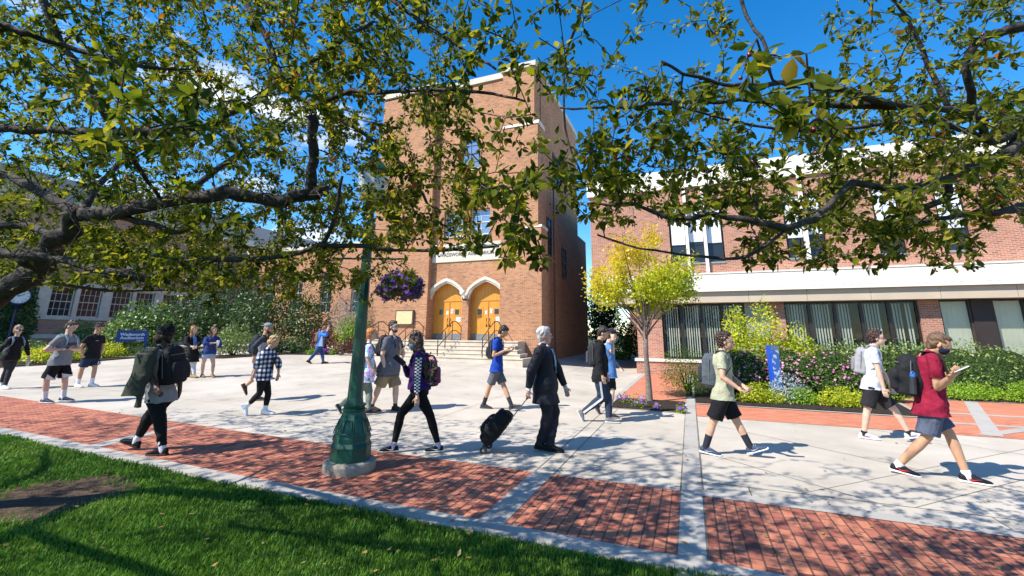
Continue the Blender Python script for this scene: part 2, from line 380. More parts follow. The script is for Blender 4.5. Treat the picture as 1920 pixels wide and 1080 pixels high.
for a in (-1.83,-8.2,-14.6,-21,-27.4): 
    q=.13 
    sh=-.25 if a<-8 else 0
    mx_.add([(a-q,KB1,H(a,4)+.008),(a+q,KB1,H(a,4)+.008),(a+q+sh*2,BK1,H(a,5.6)+.008),(a-q+sh*2,BK1,H(a,5.6)+.008)],[(0,1,2,3)])
for b0,b1 in ((KB0-.6,KB1+.001),(KB1,BK1),(BK1,21.2)):
    n=8; bs=np.linspace(b0,b1,n+1)
    for i in range(n): mx_.add([(-.215,bs[i],.0135 if b0<4 else .0075),(0,bs[i],.0135 if b0<4 else .0075),(0,bs[i+1],.0135 if b0<4 else .0075),(-.215,bs[i+1],.0135 if b0<4 else .0075)],[(0,1,2,3)])
xo=mx_.build('concrete_strips',MC2); xo.rotation_euler=(0,0,-YA); tag(xo,kind='structure')
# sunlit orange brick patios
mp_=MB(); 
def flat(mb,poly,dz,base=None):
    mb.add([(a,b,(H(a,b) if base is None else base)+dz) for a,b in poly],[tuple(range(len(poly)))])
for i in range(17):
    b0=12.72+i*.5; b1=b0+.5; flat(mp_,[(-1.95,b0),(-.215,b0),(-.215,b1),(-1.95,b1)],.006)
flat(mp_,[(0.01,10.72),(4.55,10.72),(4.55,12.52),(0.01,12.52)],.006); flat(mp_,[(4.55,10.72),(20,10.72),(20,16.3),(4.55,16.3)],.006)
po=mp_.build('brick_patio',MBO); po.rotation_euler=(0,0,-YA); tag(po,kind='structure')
mc_=MB()
def strip(p,q,wd,dz): ribbon(mc_,p,q,wd,dz)
strip((4.5,13.62),(14,13.62),.22,.010); strip((4.4,12.1),(14,12.2),.2,.010); strip((7.0,16.3),(4.86,10.82),.26,.014) ; strip((4.75,10.85),(9.5,15.3),.2,.012)
strip((0,12.6),(4.6,12.6),.12,.016); strip((4.6,12.6),(5.2,16.35),.12,.018); strip((5.2,16.35),(16,16.35),.12,.016); strip((-1.95,11.0),(-.2,11.0),.06,.01); strip((-2.03,11.),(-2.03,21.3),.16,.011); strip((-1.95,12.74),(-.2,12.74),.14,.012)
cb=mc_.build('concrete_edging',MC2); cb.rotation_euler=(0,0,-YA); tag(cb,kind='structure')
# beds
mbed=MB()
def bed(poly,h,dz=.0): 
    n=len(poly); z=[H(a,b) for a,b in poly]; mbed.add([(a,b,zz+h) for (a,b),zz in zip(poly,z)]+[(a,b,zz-.05) for (a,b),zz in zip(poly,z)],[tuple(range(n))]+[(i,n+i,n+(i+1)%n,(i+1)%n) for i in range(n)])
bed([(.02,12.66),(4.54,12.66),(5.12,16.4),(18,16.4),(18,21.2),(.02,21.2)],.05); bed([(-1.92,11.05),(-.25,11.05),(-.25,12.66),(-1.92,12.66)],.035)
bed([(-60,4.5),(-30,7.8),(-24.6,8.7),(-24.0,10.5),(-24.0,13.0),(-20.2,14.3),(-19.2,16.8),(-16.9,17.6),(-16.9,40),(-60,40)],.04)
bo=mbed.build('garden_beds',MS); bo.rotation_euler=(0,0,-YA); tag(bo,kind='structure')
# ------------------------------------------------------------------ tower
def arch(c,hw,zs,rise,n=14):
    out=[]
    for i in range(n+1):
        t=-1+2*i/n; out.append((c+t*hw,zs+rise*(.62*math.sqrt(max(0,1-t*t))+.38*(1-abs(t)))))
    return out
T=Root('brick_tower',AB(-11.6,20.,.2),'tall tan brick auditorium tower with two pointed-arch orange doors and white coping','tower',grid=True)
ZT=15.95; DZ=1.37
mb=MB()
mb.box(-16.8,-12.95,20.,29.3,0,ZT)                                   # left pier block
mb.box(-8.70,-6.5,20.,21.05,0,7.0); mb.box(-8.70,-6.66,20.,21.0,7.0,12.72); mb.box(-8.70,-6.86,20.03,20.97,12.72,ZT+.1)  # stepped corner pier
mb.box(-8.70,-6.82,21.05,29.3,0,ZT)
mb.box(-12.95,-8.70,20.95,29.2,0,ZT-.02)                               # core behind the doors
# centre bay front wall with arched openings and windows
FB0,FB1=20.35,20.8
ops=[(-11.985,.965),(-9.665,.965)]; zs=3.66; rs=.72
for c,hw in ops:
    ar=arch(c,hw,zs,rs)
    for (x0,z0),(x1,z1) in zip(ar[:-1],ar[1:]):
        mb.add([(x0,FB0,z0),(x1,FB0,z1),(x1,FB0,5.),(x0,FB0,5.)],[(0,1,2,3)]); mb.add([(x0,FB0,z0),(x1,FB0,z1),(x1,FB1,z1),(x0,FB1,z0)],[(0,3,2,1)])
mb.box(-11.02,-10.63,FB0,FB1+.1,0,5.0)
def wallwin(mb,x0,x1,z0,z1,y0,y1,wins):
    xs=sorted(set([x0,x1]+[w[0] for w in wins]+[w[1] for w in wins])); zsn=sorted(set([z0,z1]+[w[2] for w in wins]+[w[3] for w in wins]))
    for i in range(len(xs)-1):
        for j in range(len(zsn)-1):
            cx=(xs[i]+xs[i+1])/2;cz=(zsn[j]+zsn[j+1])/2
            if any(w[0]<cx<w[1] and w[2]<cz<w[3] for w in wins): continue
            mb.box(xs[i],xs[i+1],y0,y1,zsn[j],zsn[j+1])
tw=[(-11.5,-10.23,10.75,12.75),(-12.32,-11.12,6.95,8.35),(-10.69,-9.5,6.95,8.35)]
wallwin(mb,-12.95,-8.70,5.0,ZT,FB0,FB1+.12,tw)
mb.box(-12.9,-6.9,29.2,32.2,0,8.6); mb.box(-16.8,-12.9,29.2,32.2,0,8.6)
mb.build('wall',MT,T)
ms=MB()
for (x0,x1,y0,y1) in ((-16.9,-12.85,19.9,29.4),(-8.8,-6.74,19.9,21.1),(-8.6,-6.72,21.1,29.4)): ms.box(x0,x1,y0,y1,ZT+.1,ZT+.42)
ms.box(-12.85,-8.8,20.25,29.4,ZT,ZT+.36)
ms.build('coping',MSt,T)
ms=MB(); ms.extrx([(19.96,12.62),(21.08,12.62),(21.0,12.86),(20.05,12.86)],-8.66,-6.6); ms.build('pier_cap',MSt,T); ms=MB(); ms.extrx([(19.97,6.95),(21.08,6.95),(21.02,7.1),(20.03,7.1)],-8.66,-6.47); ms.build('pier_cap',MSt,T)
ms=MB(); ms.box(-12.93,-8.72,20.29,20.36,5.5,6.3); ms.box(-12.93,-8.72,20.24,20.36,6.3,6.48)
band=ms.build('name_band',MSt,T)
tm=text_mesh('WADSWORTH AUDITORIUM',.27,.004); tm.materials.append(MDk); tm.transform(Matrix.Rotation(R_(90),4,'X')); tm.transform(Matrix.Scale(.92,4,(1,0,0)))
to=T.add('lettering',tm,band); to.location=(-10.83+11.6,20.285-20.,5.88-.2)
for c,hw in ops:
    ms=MB(); 
    for (e0,e1,y0,y1) in ((0,.10,20.32,20.5),(.10,.24,20.27,20.36)):
        i_=arch(c,hw-.02+e0,zs,rs+e0*.9); o_=arch(c,hw-.02+e1,zs,rs+e1*1.05)
        for k in range(len(i_)-1):
            q=[i_[k],i_[k+1],o_[k+1],o_[k]]; ms.extr(q,y0,y1)
        for s in (0,-1):
            x=i_[s][0];xx=o_[s][0]; ms.box(min(x,xx),max(x,xx),y0,y1,zs-.16,zs)
    ms.build('arch_moulding',MSt,T)
    WD=M('door_wood',.45,.4); o=WD.sep(WD.tc('Object')); fr=WD.math('FRACT',WD.math('MULTIPLY',o[0],6.6)); ln_=WD.math('GREATER_THAN',WD.math('ABSOLUTE',WD.math('SUBTRACT',fr,.5)),.47)
    gv=WD.comb(WD.math('MULTIPLY',o[0],20.),o[1],o[2]); WD.col(WD.mix(WD.math('MULTIPLY',ln_,.5),WD.ramp(WD.noise(2.2,vec=gv,detail=4),[(.3,(.50,.19,.018)),(.7,(.68,.30,.035))]),(.25,.08,.01)))
    for s in (-1,1):
        md=MB(); x0,x1=(c-hw,c-.012) if s<0 else (c+.012,c+hw); md.box(x0,x1,20.74,20.79,DZ+.02,3.42)
        leaf=md.build('door',WD.m,T)
        hc=c+s*hw*.5; q=MB(); q.box(hc-.2,hc+.2,20.725,20.745,2.62,3.06); q.build('window_frame',WD.m,T,leaf); q=MB(); q.box(hc-.12,hc+.12,20.715,20.728,2.70,2.97); q.build('pane',MGl,T,leaf)
        q=MB(); q.box(x0+.03,x1-.03,20.72,20.742,DZ+.03,DZ+.33); q.build('kick_plate',simple('kick_grey',(.16,.17,.17),.5),T,leaf)
        q=MB(); hx=c+s*.09; q.tube([(hx,20.735,2.12),(hx,20.68,2.15),(hx,20.68,2.36),(hx,20.735,2.40)],.014,6); q.box(hx-.03,hx+.03,20.73,20.741,2.05,2.18); q.box(hx-.025,hx+.025,20.73,20.741,2.42,2.5); q.build('handle',MBk,T,leaf)
    md=MB(); a1=[(c-hw,3.44)]+[(x,z+.0) for x,z in arch(c,hw,zs,rs)]+[(c+hw,3.44)]; md.extr(a1[::-1],20.74,20.79); md.box(c-hw,c+hw,20.71,20.74,3.40,3.47); md.build('transom',WD.m,T)
    md=MB(); md.box(c-.02,c+.02,20.71,20.745,DZ,3.40); md.build('astragal',WD.m,T)
    for k,(dx,z,ww,hh,cc) in enumerate(((.10,2.74,.15,.28,(.75,.60,.58)),(-.17,2.70,.12,.18,(.8,.8,.75)),(.44,2.32,.27,.26,(.55,.68,.75)))):
        q=MB(); q.box(c+dx,c+dx+ww,20.728,20.735,z,z+hh); n=M('paper%d'%k,.7); n.col(n.mix(n.math('GREATER_THAN',n.noise(22,detail=2),.55),cc,(.35,.12,.10) if k==0 else (.15,.35,.45))); nt_=q.build('notice',n.m,T)
def sash(root,x0,x1,z0,z1,y,fr=MWf,blind=None,dep=.06,cols=2,parent=None,rows=2,axis='x'):
    B=MB()
    def bx(m,p0,p1,q0,q1,r0,r1):
        if axis=='x': m.box(p0,p1,y+q0,y+q1,r0,r1)
        else: m.box(y-q1,y-q0,p0,p1,r0,r1)
    f=.06; 
    for a in ((x0,x0+f,0,dep,z0,z1),(x1-f,x1,0,dep,z0,z1),(x0+f,x1-f,0,dep,z1-f,z1),(x0+f,x1-f,0,dep,z0,z0+f),(x0+f,x1-f,.005,dep-.01,(z0+z1)/2-.025,(z0+z1)/2+.025)): bx(B,*a)
    for i in range(1,cols): 
        xx=x0+(x1-x0)*i/cols; bx(B,xx-.011,xx+.011,.02,.045,z0+f,z1-f)
    for j in range(1,rows):
        for zb in ((z0,(z0+z1)/2),((z0+z1)/2,z1)): 
            zz=zb[0]+(zb[1]-zb[0])*j/rows; bx(B,x0+f,x1-f,.021,.044,zz-.011,zz+.011)
    w_=B.build('window',fr,root,parent)
    g=MB(); bx(g,x0+f,x1-f,.048,.052,z0+f,z1-f); g.build('pane',MGl,root,w_)
    return w_
MPn=M('reflective_pane',.08,.9); MPn.b.inputs['Metallic'].default_value=.6; MPn.b.inputs['Base Color'].default_value=(.30,.36,.42,1)
for x0,x1,z0,z1 in tw:
    s_=sash(T,x0,x1,z0,z1,20.55,MBk if z0>9 else MWf); 
    q=MB(); q.box(x0+.07,x1-.07,20.593,20.597,z0+.07,z1-.07); q.build('pane_reflection',MPn.m,T,s_)
    q=MB(); q.box(x0-.05,x1+.05,20.30,20.56,z0-.10,z0); q.build('sill',MSt,T,s_)
for b0,b1,z0,z1 in ((23.4,25.0,10.4,12.2),(21.9,22.7,5.9,8.0),(24.9,25.9,5.0,6.9)):
    s_=sash(T,b0,b1,z0,z1,-6.80+.05,MBk,axis='y')
q=MB(); q.box(-14.85,-13.7,19.88,20.0,2.12,2.93); bd=q.build('notice_board',simple('board_frame',(.10,.07,.05),.5),T); q=MB(); q.box(-14.78,-13.77,19.872,19.882,2.19,2.86); q.build('board_panel',simple('board_face',(.62,.47,.25),.5,scale=12),T,bd)
# landing and steps
mb=MB(); xs0,xs1=-16.2,-8.2; mb.box(xs0,-7.34,19.02,20.34,0,DZ); mb.box(-12.95,-8.7,20.34,20.94,0,DZ-.002)
NS=4
for i in range(NS):
    b0=17.7+i*.325; zt=.68+.165*i; mb.box(xs0,-6.62-.25*i,b0+.03,19.0,0,zt-.045); mb.box(xs0,-6.60-.25*i,b0,19.01,zt-.045,zt)
mb.box(xs0,-7.32,18.98,19.2,DZ-.045,DZ+.002)
mb.build('steps',simple('step_stone',(.50,.43,.34),.8,.2,scale=2.5,bump=.2),T)
for xr in (-15.3,-13.1,-10.83,-8.55):
    mb=MB(); z0=.62;zt=DZ
    for hh in (.92,.48): mb.tube([(xr,17.75,z0+hh-.25 if hh<.9 else z0+hh-.05),(xr,17.8,z0+hh),(xr,19.1,zt+hh),(xr,19.5,zt+hh),(xr,20.0,zt+hh-.25 if hh>.9 else zt+hh-.2)],.022,6)
    for yy,zz in ((17.8,.55),(18.45,.95),(19.1,DZ)): mb.tube([(xr,yy,zz-.2),(xr,yy,zz+ (.92 if yy!=18.45 else .86))],.022,6)
    mb.tube([(xr,20.0,DZ),(xr,20.0,DZ+.7)],.02,6)
    mb.build('handrail',simple('rail_brown',(.07,.045,.04),.5),T)
mb=MB(); mb.tube([(-10.83,20.36,3.48),(-10.83,20.15,3.42),(-10.83,20.02,3.5),(-10.83,20.02,3.62)],.028,6); mb.ball((-10.83,20.33,3.48),.06); wl=mb.build('wall_lamp',MBk,T); mb=MB(); mb.ball((-10.83,20.02,3.78),.15,12,8); mb.build('lamp_globe',simple('globe_glass',(.75,.75,.72),.2,.6,var=.02),T,wl,smooth=True)
# drain pipe
mb=MB(); mb.tube([(-6.60,22.6,.3),(-6.60,22.6,12)],.05,6); mb.build('downpipe',simple('pipe_brown',(.09,.05,.04),.5),T)
# ------------------------------------------------------------------ auditorium nave left of tower
N_=Root('auditorium_wing',AB(-28,26,.4),'low brown brick wing with stone coping behind the shrubs, left of the tower','building',grid=True)
mb=MB(); wallwin(mb,-40,-16.9,.2,8.3,26,26.4,[(-36+i*3.1,-34.8+i*3.1,3.2,6.4) for i in range(6)]); mb.box(-40,-16.9,26.6,38,.2,8.2); mb.build('wall',MT,N_)
mb=MB(); mb.box(-40.1,-16.82,25.9,38.1,8.3,8.6); mb.build('coping',MSt,N_)
for i in range(6): sash(N_,-36+i*3.1,-34.8+i*3.1,3.2,6.4,26.15,MWf)
# ------------------------------------------------------------------ far left hall, faces right
L_=Root('stone_trimmed_hall',AB(-38,18,.5),'two storey brick hall with tall white sash windows and stone trim at the far left','building',grid=True)
wn=[];b_=5.0
while b_<34: 
    wn.append((b_,b_+1.15)); b_+=1.42 if len(wn)%2 else 1.75
mb=MB()
def wallwin_y(mb,y0,y1,z0,z1,x0,x1,wins):
    ys=sorted(set([y0,y1]+[w[0] for w in wins]+[w[1] for w in wins])); zn=sorted(set([z0,z1]+[w[2] for w in wins]+[w[3] for w in wins]))
    for i in range(len(ys)-1):
        for j in range(len(zn)-1):
            cy=(ys[i]+ys[i+1])/2;cz=(zn[j]+zn[j+1])/2
            if any(w[0]<cy<w[1] and w[2]<cz<w[3] for w in wins): continue
            mb.box(x0,x1,ys[i],ys[i+1],zn[j],zn[j+1])
wl_=[(a,b,2.55,4.45) for a,b in wn]+[(a,b,6.2,8.0) for a,b in wn]
wallwin_y(mb,0,38,.2,9.6,-37.4,-37.,wl_); mb.box(-50,-37.6,0,38,.2,9.5); mb.build('wall',brickmat('hall_brick',(.36,.17,.12),(.47,.25,.18),(.42,.34,.28),dark=(.14,.06,.05)),L_)
mb=MB(); mb.box(-37,-36.9,0,38,2.35,2.55); mb.box(-37,-36.92,0,38,1.2,1.45);mb.box(-37,-36.9,0,38,4.45,4.75);mb.box(-37,-36.9,0,38,6.0,6.2); mb.box(-37,-36.8,0,38,9.4,9.9)
for (a,b),(c,d) in zip(wn[:-1],wn[1:]): mb.box(-37,-36.95,b+.02,c-.02,2.55,4.45)
mb.build('stone_trim',MSt,L_)
for a,b in wn[3:18]:
    for z0,z1 in ((2.55,4.45),(6.2,8.0)):
        s_=sash(L_,a,b,z0,z1,-37.1,MWf,axis='y',cols=4,rows=2)
        q=MB(); q.box(-37.19,-37.17,a+.06,b-.06,(z0+z1)/2,z1-.06); q.build('blind',simple('linen_blind',(.42,.38,.30),.8),L_,s_)
mb=MB(); mb.extrx([(-.3,9.9),(38.3,9.9),(35,11.4),(3,11.4)],-50,-37.2); mb.build('roof',simple('slate',(.30,.30,.31),.7),L_)
# ivy on the hall corner
iv=Root('ivy',AB(-36.8,12.3,.6),'dark green ivy climbing the brick hall wall behind the clock','ivy',grid=True)
GR_D=[(0,(.012,.035,.010)),(.5,(.03,.075,.015)),(.8,(.06,.12,.02)),(1,(.12,.17,.03))]
MLd=leafmat('leaf_dark',GR_D,.2,spots=False)
P=np.stack([-36.9+.25*rng.random(9000),9.2+5.2*rng.random(9000)-.0,.5+5.0*rng.random(9000)],1); P=P[(P[:,1]<13.9-.25*np.abs(P[:,2]-2.2)+.4*rng.random(9000))]
V,Fq=leaves(P,unit(rng.normal(size=P.shape)*.6+[0,0,-1]),unit(rng.normal(size=P.shape)*.4+[1,-.3,.3]),.10+.08*rng.random(len(P)),.9)
iv.add('foliage',fastmesh('foliage',V-iv.ab0,Fq,MLd,attr={'rnd':np.repeat(rng.random(len(P)),4)}))
# ------------------------------------------------------------------ right annex
X=Root('brick_annex',AB(3,21.5,0),'two storey red brick annex with white fluted fascia band and dark framed windows at right','building',grid=True)
FB=21.5
up=[(-.56,1.76),(4.2,5.66),(7.4,8.3),(9.4,10.3),(13.2,15.2)]
mb=MB(); wallwin(mb,-4.33,24,4.35,8.66,FB,FB+.35,[(a,b,5.0,7.8) for a,b in up]); mb.box(-4.33,24,FB+.6,38,3.6,8.6); mb.box(-4.33,-3.98,FB+.35,FB+.6,3.6,8.66)
gw=[(-1.15,3.2),(3.8,8.28),(8.9,17.5)]
mb.box(-2.3,24,FB+.5,38,0,3.55)
for x0,x1 in ((-2.28,-1.15),(3.24,3.8),(8.28,8.9),(17.5,24)): mb.box(x0,x1,FB,FB+.5,.66,3.12)
mb.box(-2.36,24,FB-.22,FB+.5,-.1,.55)
mb.build('wall',MR,X)
mb=MB(); mb.box(-2.42,24,FB-.28,FB+.3,.55,.66); mb.build('base_ledge',MWh,X)
mb=MB(); mb.box(-4.45,24,FB-.12,FB+.5,8.66,9.6); mb.box(-4.45,24,FB+.5,38,8.62,9.5); mb.build('parapet',MWh,X)
mb=MB(); fz0,fz1=3.60,4.42; mb.box(-4.05,24,FB-.62,FB+.5,fz0,fz1)
for i in range(110): 
    a=-3.9+i*.255; mb.box(a,a+.13,FB-.632,FB-.62,fz0+.14,fz1-.12)
mb.box(-4.05,24,FB-.65,FB-.62,fz0,fz0+.07); mb.box(-4.05,24,FB-.65,FB-.62,fz1-.06,fz1); mb.build('fascia_band',MWh,X)
mb=MB(); 
for i in range(13): mb.box(-3.9+i*2.12,-3.9+(i+1)*2.12-.012,FB-.5,FB+.45,3.13,3.598)
mb.build('soffit_panel',MBe,X)
Mlt=M('pale_blind',.5,.3); Mlt.b.inputs['Base Color'].default_value=(.62,.68,.76,1)
for a,b in up:
    n=max(2,round((b-a)/.77)) if b-a>1 else 1; st=(b-a)/n
    for i in range(n):
        x0=a+i*st+.05; x1=a+(i+1)*st-.05; B=MB(); f=.04
        for bx in ((x0,x0+f,FB+.1,FB+.16,5.,7.8),(x1-f,x1,FB+.1,FB+.16,5.,7.8),(x0+f,x1-f,FB+.1,FB+.16,7.76,7.8),(x0+f,x1-f,FB+.1,FB+.16,5.,5.05),(x0+f,x1-f,FB+.1,FB+.15,5.85,5.89)): B.box(*bx)
        w_=B.build('window',MDk,X); q=MB(); q.box(x0+f,x1-f,FB+.125,FB+.13,5.05,7.76); q.build('pane',MGl if False else M_gl2 if 'M_gl2' in globals() else MGl,X,w_)
        q=MB(); q.box(x0+f,x1-f,FB+.10,FB+.122,5.9+.1*(i%2),7.75); q.build('blind',Mlt.m,X,w_)
        q=MB(); q.box(x0-.03,x1+.03,FB-.04,FB+.16,4.92,5.0); q.build('sill',simple('sill_grey',(.2,.22,.24),.6),X,w_)
    if n>1:
        for i in range(1,n+ (1 if a<0 else 0)):
            q=MB(); xx=a+i*st; 
            if i<n: q.box(xx-.065,xx+.065,FB-.16,FB+.12,4.42,8.66); q.build('mullion',MWh,X)
# ground floor glazing
Mbl=M('vertical_blind',.6,.2); Mbl.b.inputs['Base Color'].default_value=(.62,.64,.60,1); Mcu=simple('beige_curtain',(.74,.72,.60),.8,scale=1.2,var=.08)
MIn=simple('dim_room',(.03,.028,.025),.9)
def gwin(x0,x1,kind,frame):
    B=MB(); f=.06; z0,z1=.66,3.12
    B.box(x0,x0+f,FB+.12,FB+.24,z0,z1); B.box(x1-f,x1,FB+.12,FB+.24,z0,z1); B.box(x0+f,x1-f,FB+.12,FB+.24,z1-f,z1); B.box(x0+f,x1-f,FB+.12,FB+.24,z0,z0+f)
    w_=B.build('window',frame,X)
    q=MB(); q.box(x0+f,x1-f,FB+.17,FB+.18,z0+f,z1-f); q.build('pane',MTh,X,w_)
    if kind=='v':
        q=MB(); n=int((x1-x0-.12)/.10)
        for i in range(n):
            xx=x0+f+.03+i*.10; an=-.55+.3*math.sin(i*1.3+x0); dx=.027*math.cos(an);dy=.027*math.sin(an)
            if rng.random()<.06: continue
            q.add([(xx-dx,FB+.27-dy,z0+.1),(xx+dx,FB+.27+dy,z0+.1),(xx+dx,FB+.27+dy,z1-.1),(xx-dx,FB+.27-dy,z1-.1)],[(0,1,2,3)])
        q.build('blind',Mbl.m,X,w_)
    if kind=='c':
        q=MB(); q.box(x0+f,x1-f,FB+.26,FB+.28,z0+.05,z1-.02); 
        for i in range(int((x1-x0)/.16)): q.box(x0+.1+i*.16,x0+.112+i*.16,FB+.25,FB+.262,z0+.05,z1-.02)
        q.build('curtain',Mcu,X,w_)
def thinglass():
    m=M('thin_glass',.03,.5); m.b.inputs['Base Color'].default_value=(.6,.65,.65,1); t=_n(m.nt,'ShaderNodeBsdfTransparent'); t.inputs[0].default_value=(.90,.92,.90,1)
    fr=_n(m.nt,'ShaderNodeFresnel'); fr.inputs[0].default_value=1.5; gl=_n(m.nt,'ShaderNodeBsdfGlossy'); gl.inputs['Roughness'].default_value=.02
    mxx=_n(m.nt,'ShaderNodeMixShader'); m.lk(m.math('MULTIPLY',fr.outputs[0],.45),mxx.inputs[0]); m.lk(t.outputs[0],mxx.inputs[1]); m.lk(gl.outputs[0],mxx.inputs[2]); m.lk(mxx.outputs[0],m.out.inputs['Surface']); return m.m
MTh=thinglass()
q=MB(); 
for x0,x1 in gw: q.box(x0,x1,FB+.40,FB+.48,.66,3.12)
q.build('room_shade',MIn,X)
n=5
for i in range(4): gwin(-1.15+i*.86,-1.15+(i+1)*.86,'v',MDk)
q=MB(); q.box(2.31,3.22,FB+.1,FB+.3,.66,3.12); q.build('grey_panel',MGr,X)
for i in range(5): gwin(3.82+i*.89,3.82+(i+1)*.89,'v',MDk)
for i,(x0,x1) in enumerate(((8.92,9.85),(10.45,11.35),(11.55,12.4),(12.6,13.6),(13.8,15),(15.2,16.4))): gwin(x0,x1,'c',simple('frame_brown',(.05,.035,.03),.5))
q=MB()
for x0,x1 in ((9.85,10.45),(11.35,11.55),(12.4,12.6),(13.6,13.8),(15,15.2)): q.box(x0,x1,FB+.08,FB+.3,.66,3.12)
q.build('brown_mullion',simple('mull_brown',(.035,.025,.022),.5),X)
# ------------------------------------------------------------------ far house seen in the gap
Hs=Root('distant_house',AB(-.5,50,.0),'distant brick house with pale grey roof seen in the gap beside the tower','house',grid=True)
mb=MB(); mb.box(-6,3,50,58,-.5,5.5); mb.build('wall',MR,Hs)
mb=MB(); mb.extrx([(49.5,5.4),(58.5,5.4),(54,9.2)],-6.4,3.4); mb.build('roof',simple('grey_shingle',(.26,.27,.30),.8),Hs)
for x in (-4.6,-2.4,-.3,1.5): sash(Hs,x,x+1,2.6,4.4,49.93,MWf)
# ------------------------------------------------------------------ body modelling: tapered primitives fused into one skin
def nrm(v): v=np.asarray(v,float); return v/(np.linalg.norm(v)+1e-9)
UP=np.array([0,0,1.])
def p_caps(p0,p1,r0,r1,n=12,flat0=False,flat1=False,ex=None,ry=None):
    """tapered capsule; ex = direction of local x (for elliptical section), ry = second radii"""
    p0=np.asarray(p0,float);p1=np.asarray(p1,float); t=nrm(p1-p0)
    ref=ex if ex is not None else (UP if abs(t[2])<.9 else np.array([1.,0,0]))
    x=nrm(ref-np.dot(ref,t)*t); y=np.cross(t,x); ry=ry or (r0,r1)
    rings=[]
    if not flat0: rings+=[(p0-t*r0*math.cos(a),math.sin(a),0) for a in (.08,.5,1.0)]
    rings.append((p0,1,0)); rings.append((p0*.5+p1*.5,1,.5)); rings.append((p1,1,1))
    if not flat1: rings+=[(p1+t*r1*math.sin(a),math.cos(a),1) for a in (.57,1.07,1.49)]
    V=[];F=[]
    for c,s,u in rings:
        rx=(r0*(1-u)+r1*u)*s; rr=(ry[0]*(1-u)+ry[1]*u)*s
        for k in range(n):
            a=2*math.pi*k/n; V.append(c+x*rx*math.cos(a)+y*rr*math.sin(a))
    m=len(rings)
    for i in range(m-1):
        for k in range(n): F.append((i*n+k,i*n+(k+1)%n,(i+1)*n+(k+1)%n,(i+1)*n+k))
    F.append(tuple(range(n))[::-1]); F.append(tuple((m-1)*n+k for k in range(n)))
    return V,F
def p_loft(secs,n=20,pw=2.3):
    """secs [(center, xdir, ydir, rx, ry)] closed loft with superellipse sections"""
    V=[];F=[]
    for c,x,y,rx,ry in secs:
        for k in range(n):
            a=2*math.pi*k/n; ca,sa=math.cos(a),math.sin(a)
            V.append(np.asarray(c)+np.asarray(x)*rx*math.copysign(abs(ca)**(2/pw),ca)+np.asarray(y)*ry*math.copysign(abs(sa)**(2/pw),sa))
    m=len(secs)
    for i in range(m-1):
        for k in range(n): F.append((i*n+k,i*n+(k+1)%n,(i+1)*n+(k+1)%n,(i+1)*n+k))
    F.append(tuple(range(n))[::-1]); F.append(tuple((m-1)*n+k for k in range(n)))
    return V,F
def p_ell(c,r,X=(1,0,0),Y=(0,1,0),Z=(0,0,1),n=16,m=10,pw=2.):
    V=[];F=[];c=np.asarray(c,float);X,Y,Z=map(np.asarray,(X,Y,Z))
    sp=lambda v:math.copysign(abs(v)**(2/pw),v)
    for i in range(m+1):
        ph=math.pi*(i+.001)/(m+.002)
        for k in range(n):
            a=2*math.pi*k/n; V.append(c+X*r[0]*sp(math.sin(ph))*sp(math.cos(a))+Y*r[1]*sp(math.sin(ph))*sp(math.sin(a))-Z*r[2]*sp(math.cos(ph)))
    for i in range(m):
        for k in range(n): F.append((i*n+k,i*n+(k+1)%n,(i+1)*n+(k+1)%n,(i+1)*n+k))
    F.append(tuple(range(n))[::-1]); F.append(tuple(m*n+k for k in range(n)))
    return V,F
def fuse(name,prims,voxel,mat,root,parent=None,smooth=3,fn=None,label=None,sf=.5):
    v=[];f=[]
    for V,F in prims:
        n=len(v); v+=[tuple(map(float,x)) for x in V]; f+=[tuple(n+i for i in q) for q in F]
    me=bpy.data.meshes.new('tmp'); me.from_pydata(v,[],f); bm=bmesh.new(); bm.from_mesh(me); bmesh.ops.recalc_face_normals(bm,faces=bm.faces); bm.to_mesh(me); bm.free()
    o=bpy.data.objects.new('tmp',me); C.objects.link(o)
    r=o.modifiers.new('r','REMESH'); r.mode='VOXEL'; r.voxel_size=voxel; r.use_smooth_shade=True
    if smooth: s=o.modifiers.new('s','SMOOTH'); s.factor=sf; s.iterations=smooth
    dg=bpy.context.evaluated_depsgraph_get(); dg.update(); m2=bpy.data.meshes.new_from_object(o.evaluated_get(dg)); bpy.data.objects.remove(o); bpy.data.meshes.remove(me)
    n=len(m2.vertices); co=np.empty(n*3,np.float32); m2.vertices.foreach_get('co',co); co=co.reshape(-1,3).astype(float)
    if fn is not None:
        no=np.empty(n*3,np.float32); m2.vertices.foreach_get('normal',no); co=fn(co,no.reshape(-1,3))
    m2.vertices.foreach_set('co',root.loc(co).astype(np.float32).ravel()); m2.name=name
    m2.materials.clear(); m2.materials.append(mat); m2.polygons.foreach_set('use_smooth',np.ones(len(m2.polygons),bool)); m2.update()
    return root.add(name,m2,parent,label)
def wrinkle(amp=.008,sc=1.,seed=0,dirz=.6):
    q=np.random.default_rng(seed+11)
    Ks=q.normal(size=(6,3))*np.array([11,11,13])*sc; amp=amp*.62; ph=q.random(7)*6.28
    def fn(co,no):
        d=np.zeros(len(co))
        for k,p in zip(Ks,ph):
            w_=np.sin(co@k+p+1.3*np.sin(co@k[::-1]*.6+p)); d+=1-np.abs(w_)*2
        return co+no*(amp*d/2.6)[:,None]
    return fn
SKIN={}
def skin(c):
    if c in SKIN: return SKIN[c]
    m=M('skin',.5,.35); m.b.inputs['Subsurface Weight'].default_value=.12; m.b.inputs['Subsurface Radius'].default_value=(.02,.008,.004); m.b.inputs['Subsurface Scale'].default_value=.5
    m.col(m.ramp(m.noise(9,detail=3),[(.3,tuple(x*.88 for x in c)),(.7,tuple(x*1.08 for x in c))])); SKIN[c]=m.m; return m.m
HAIRM={}
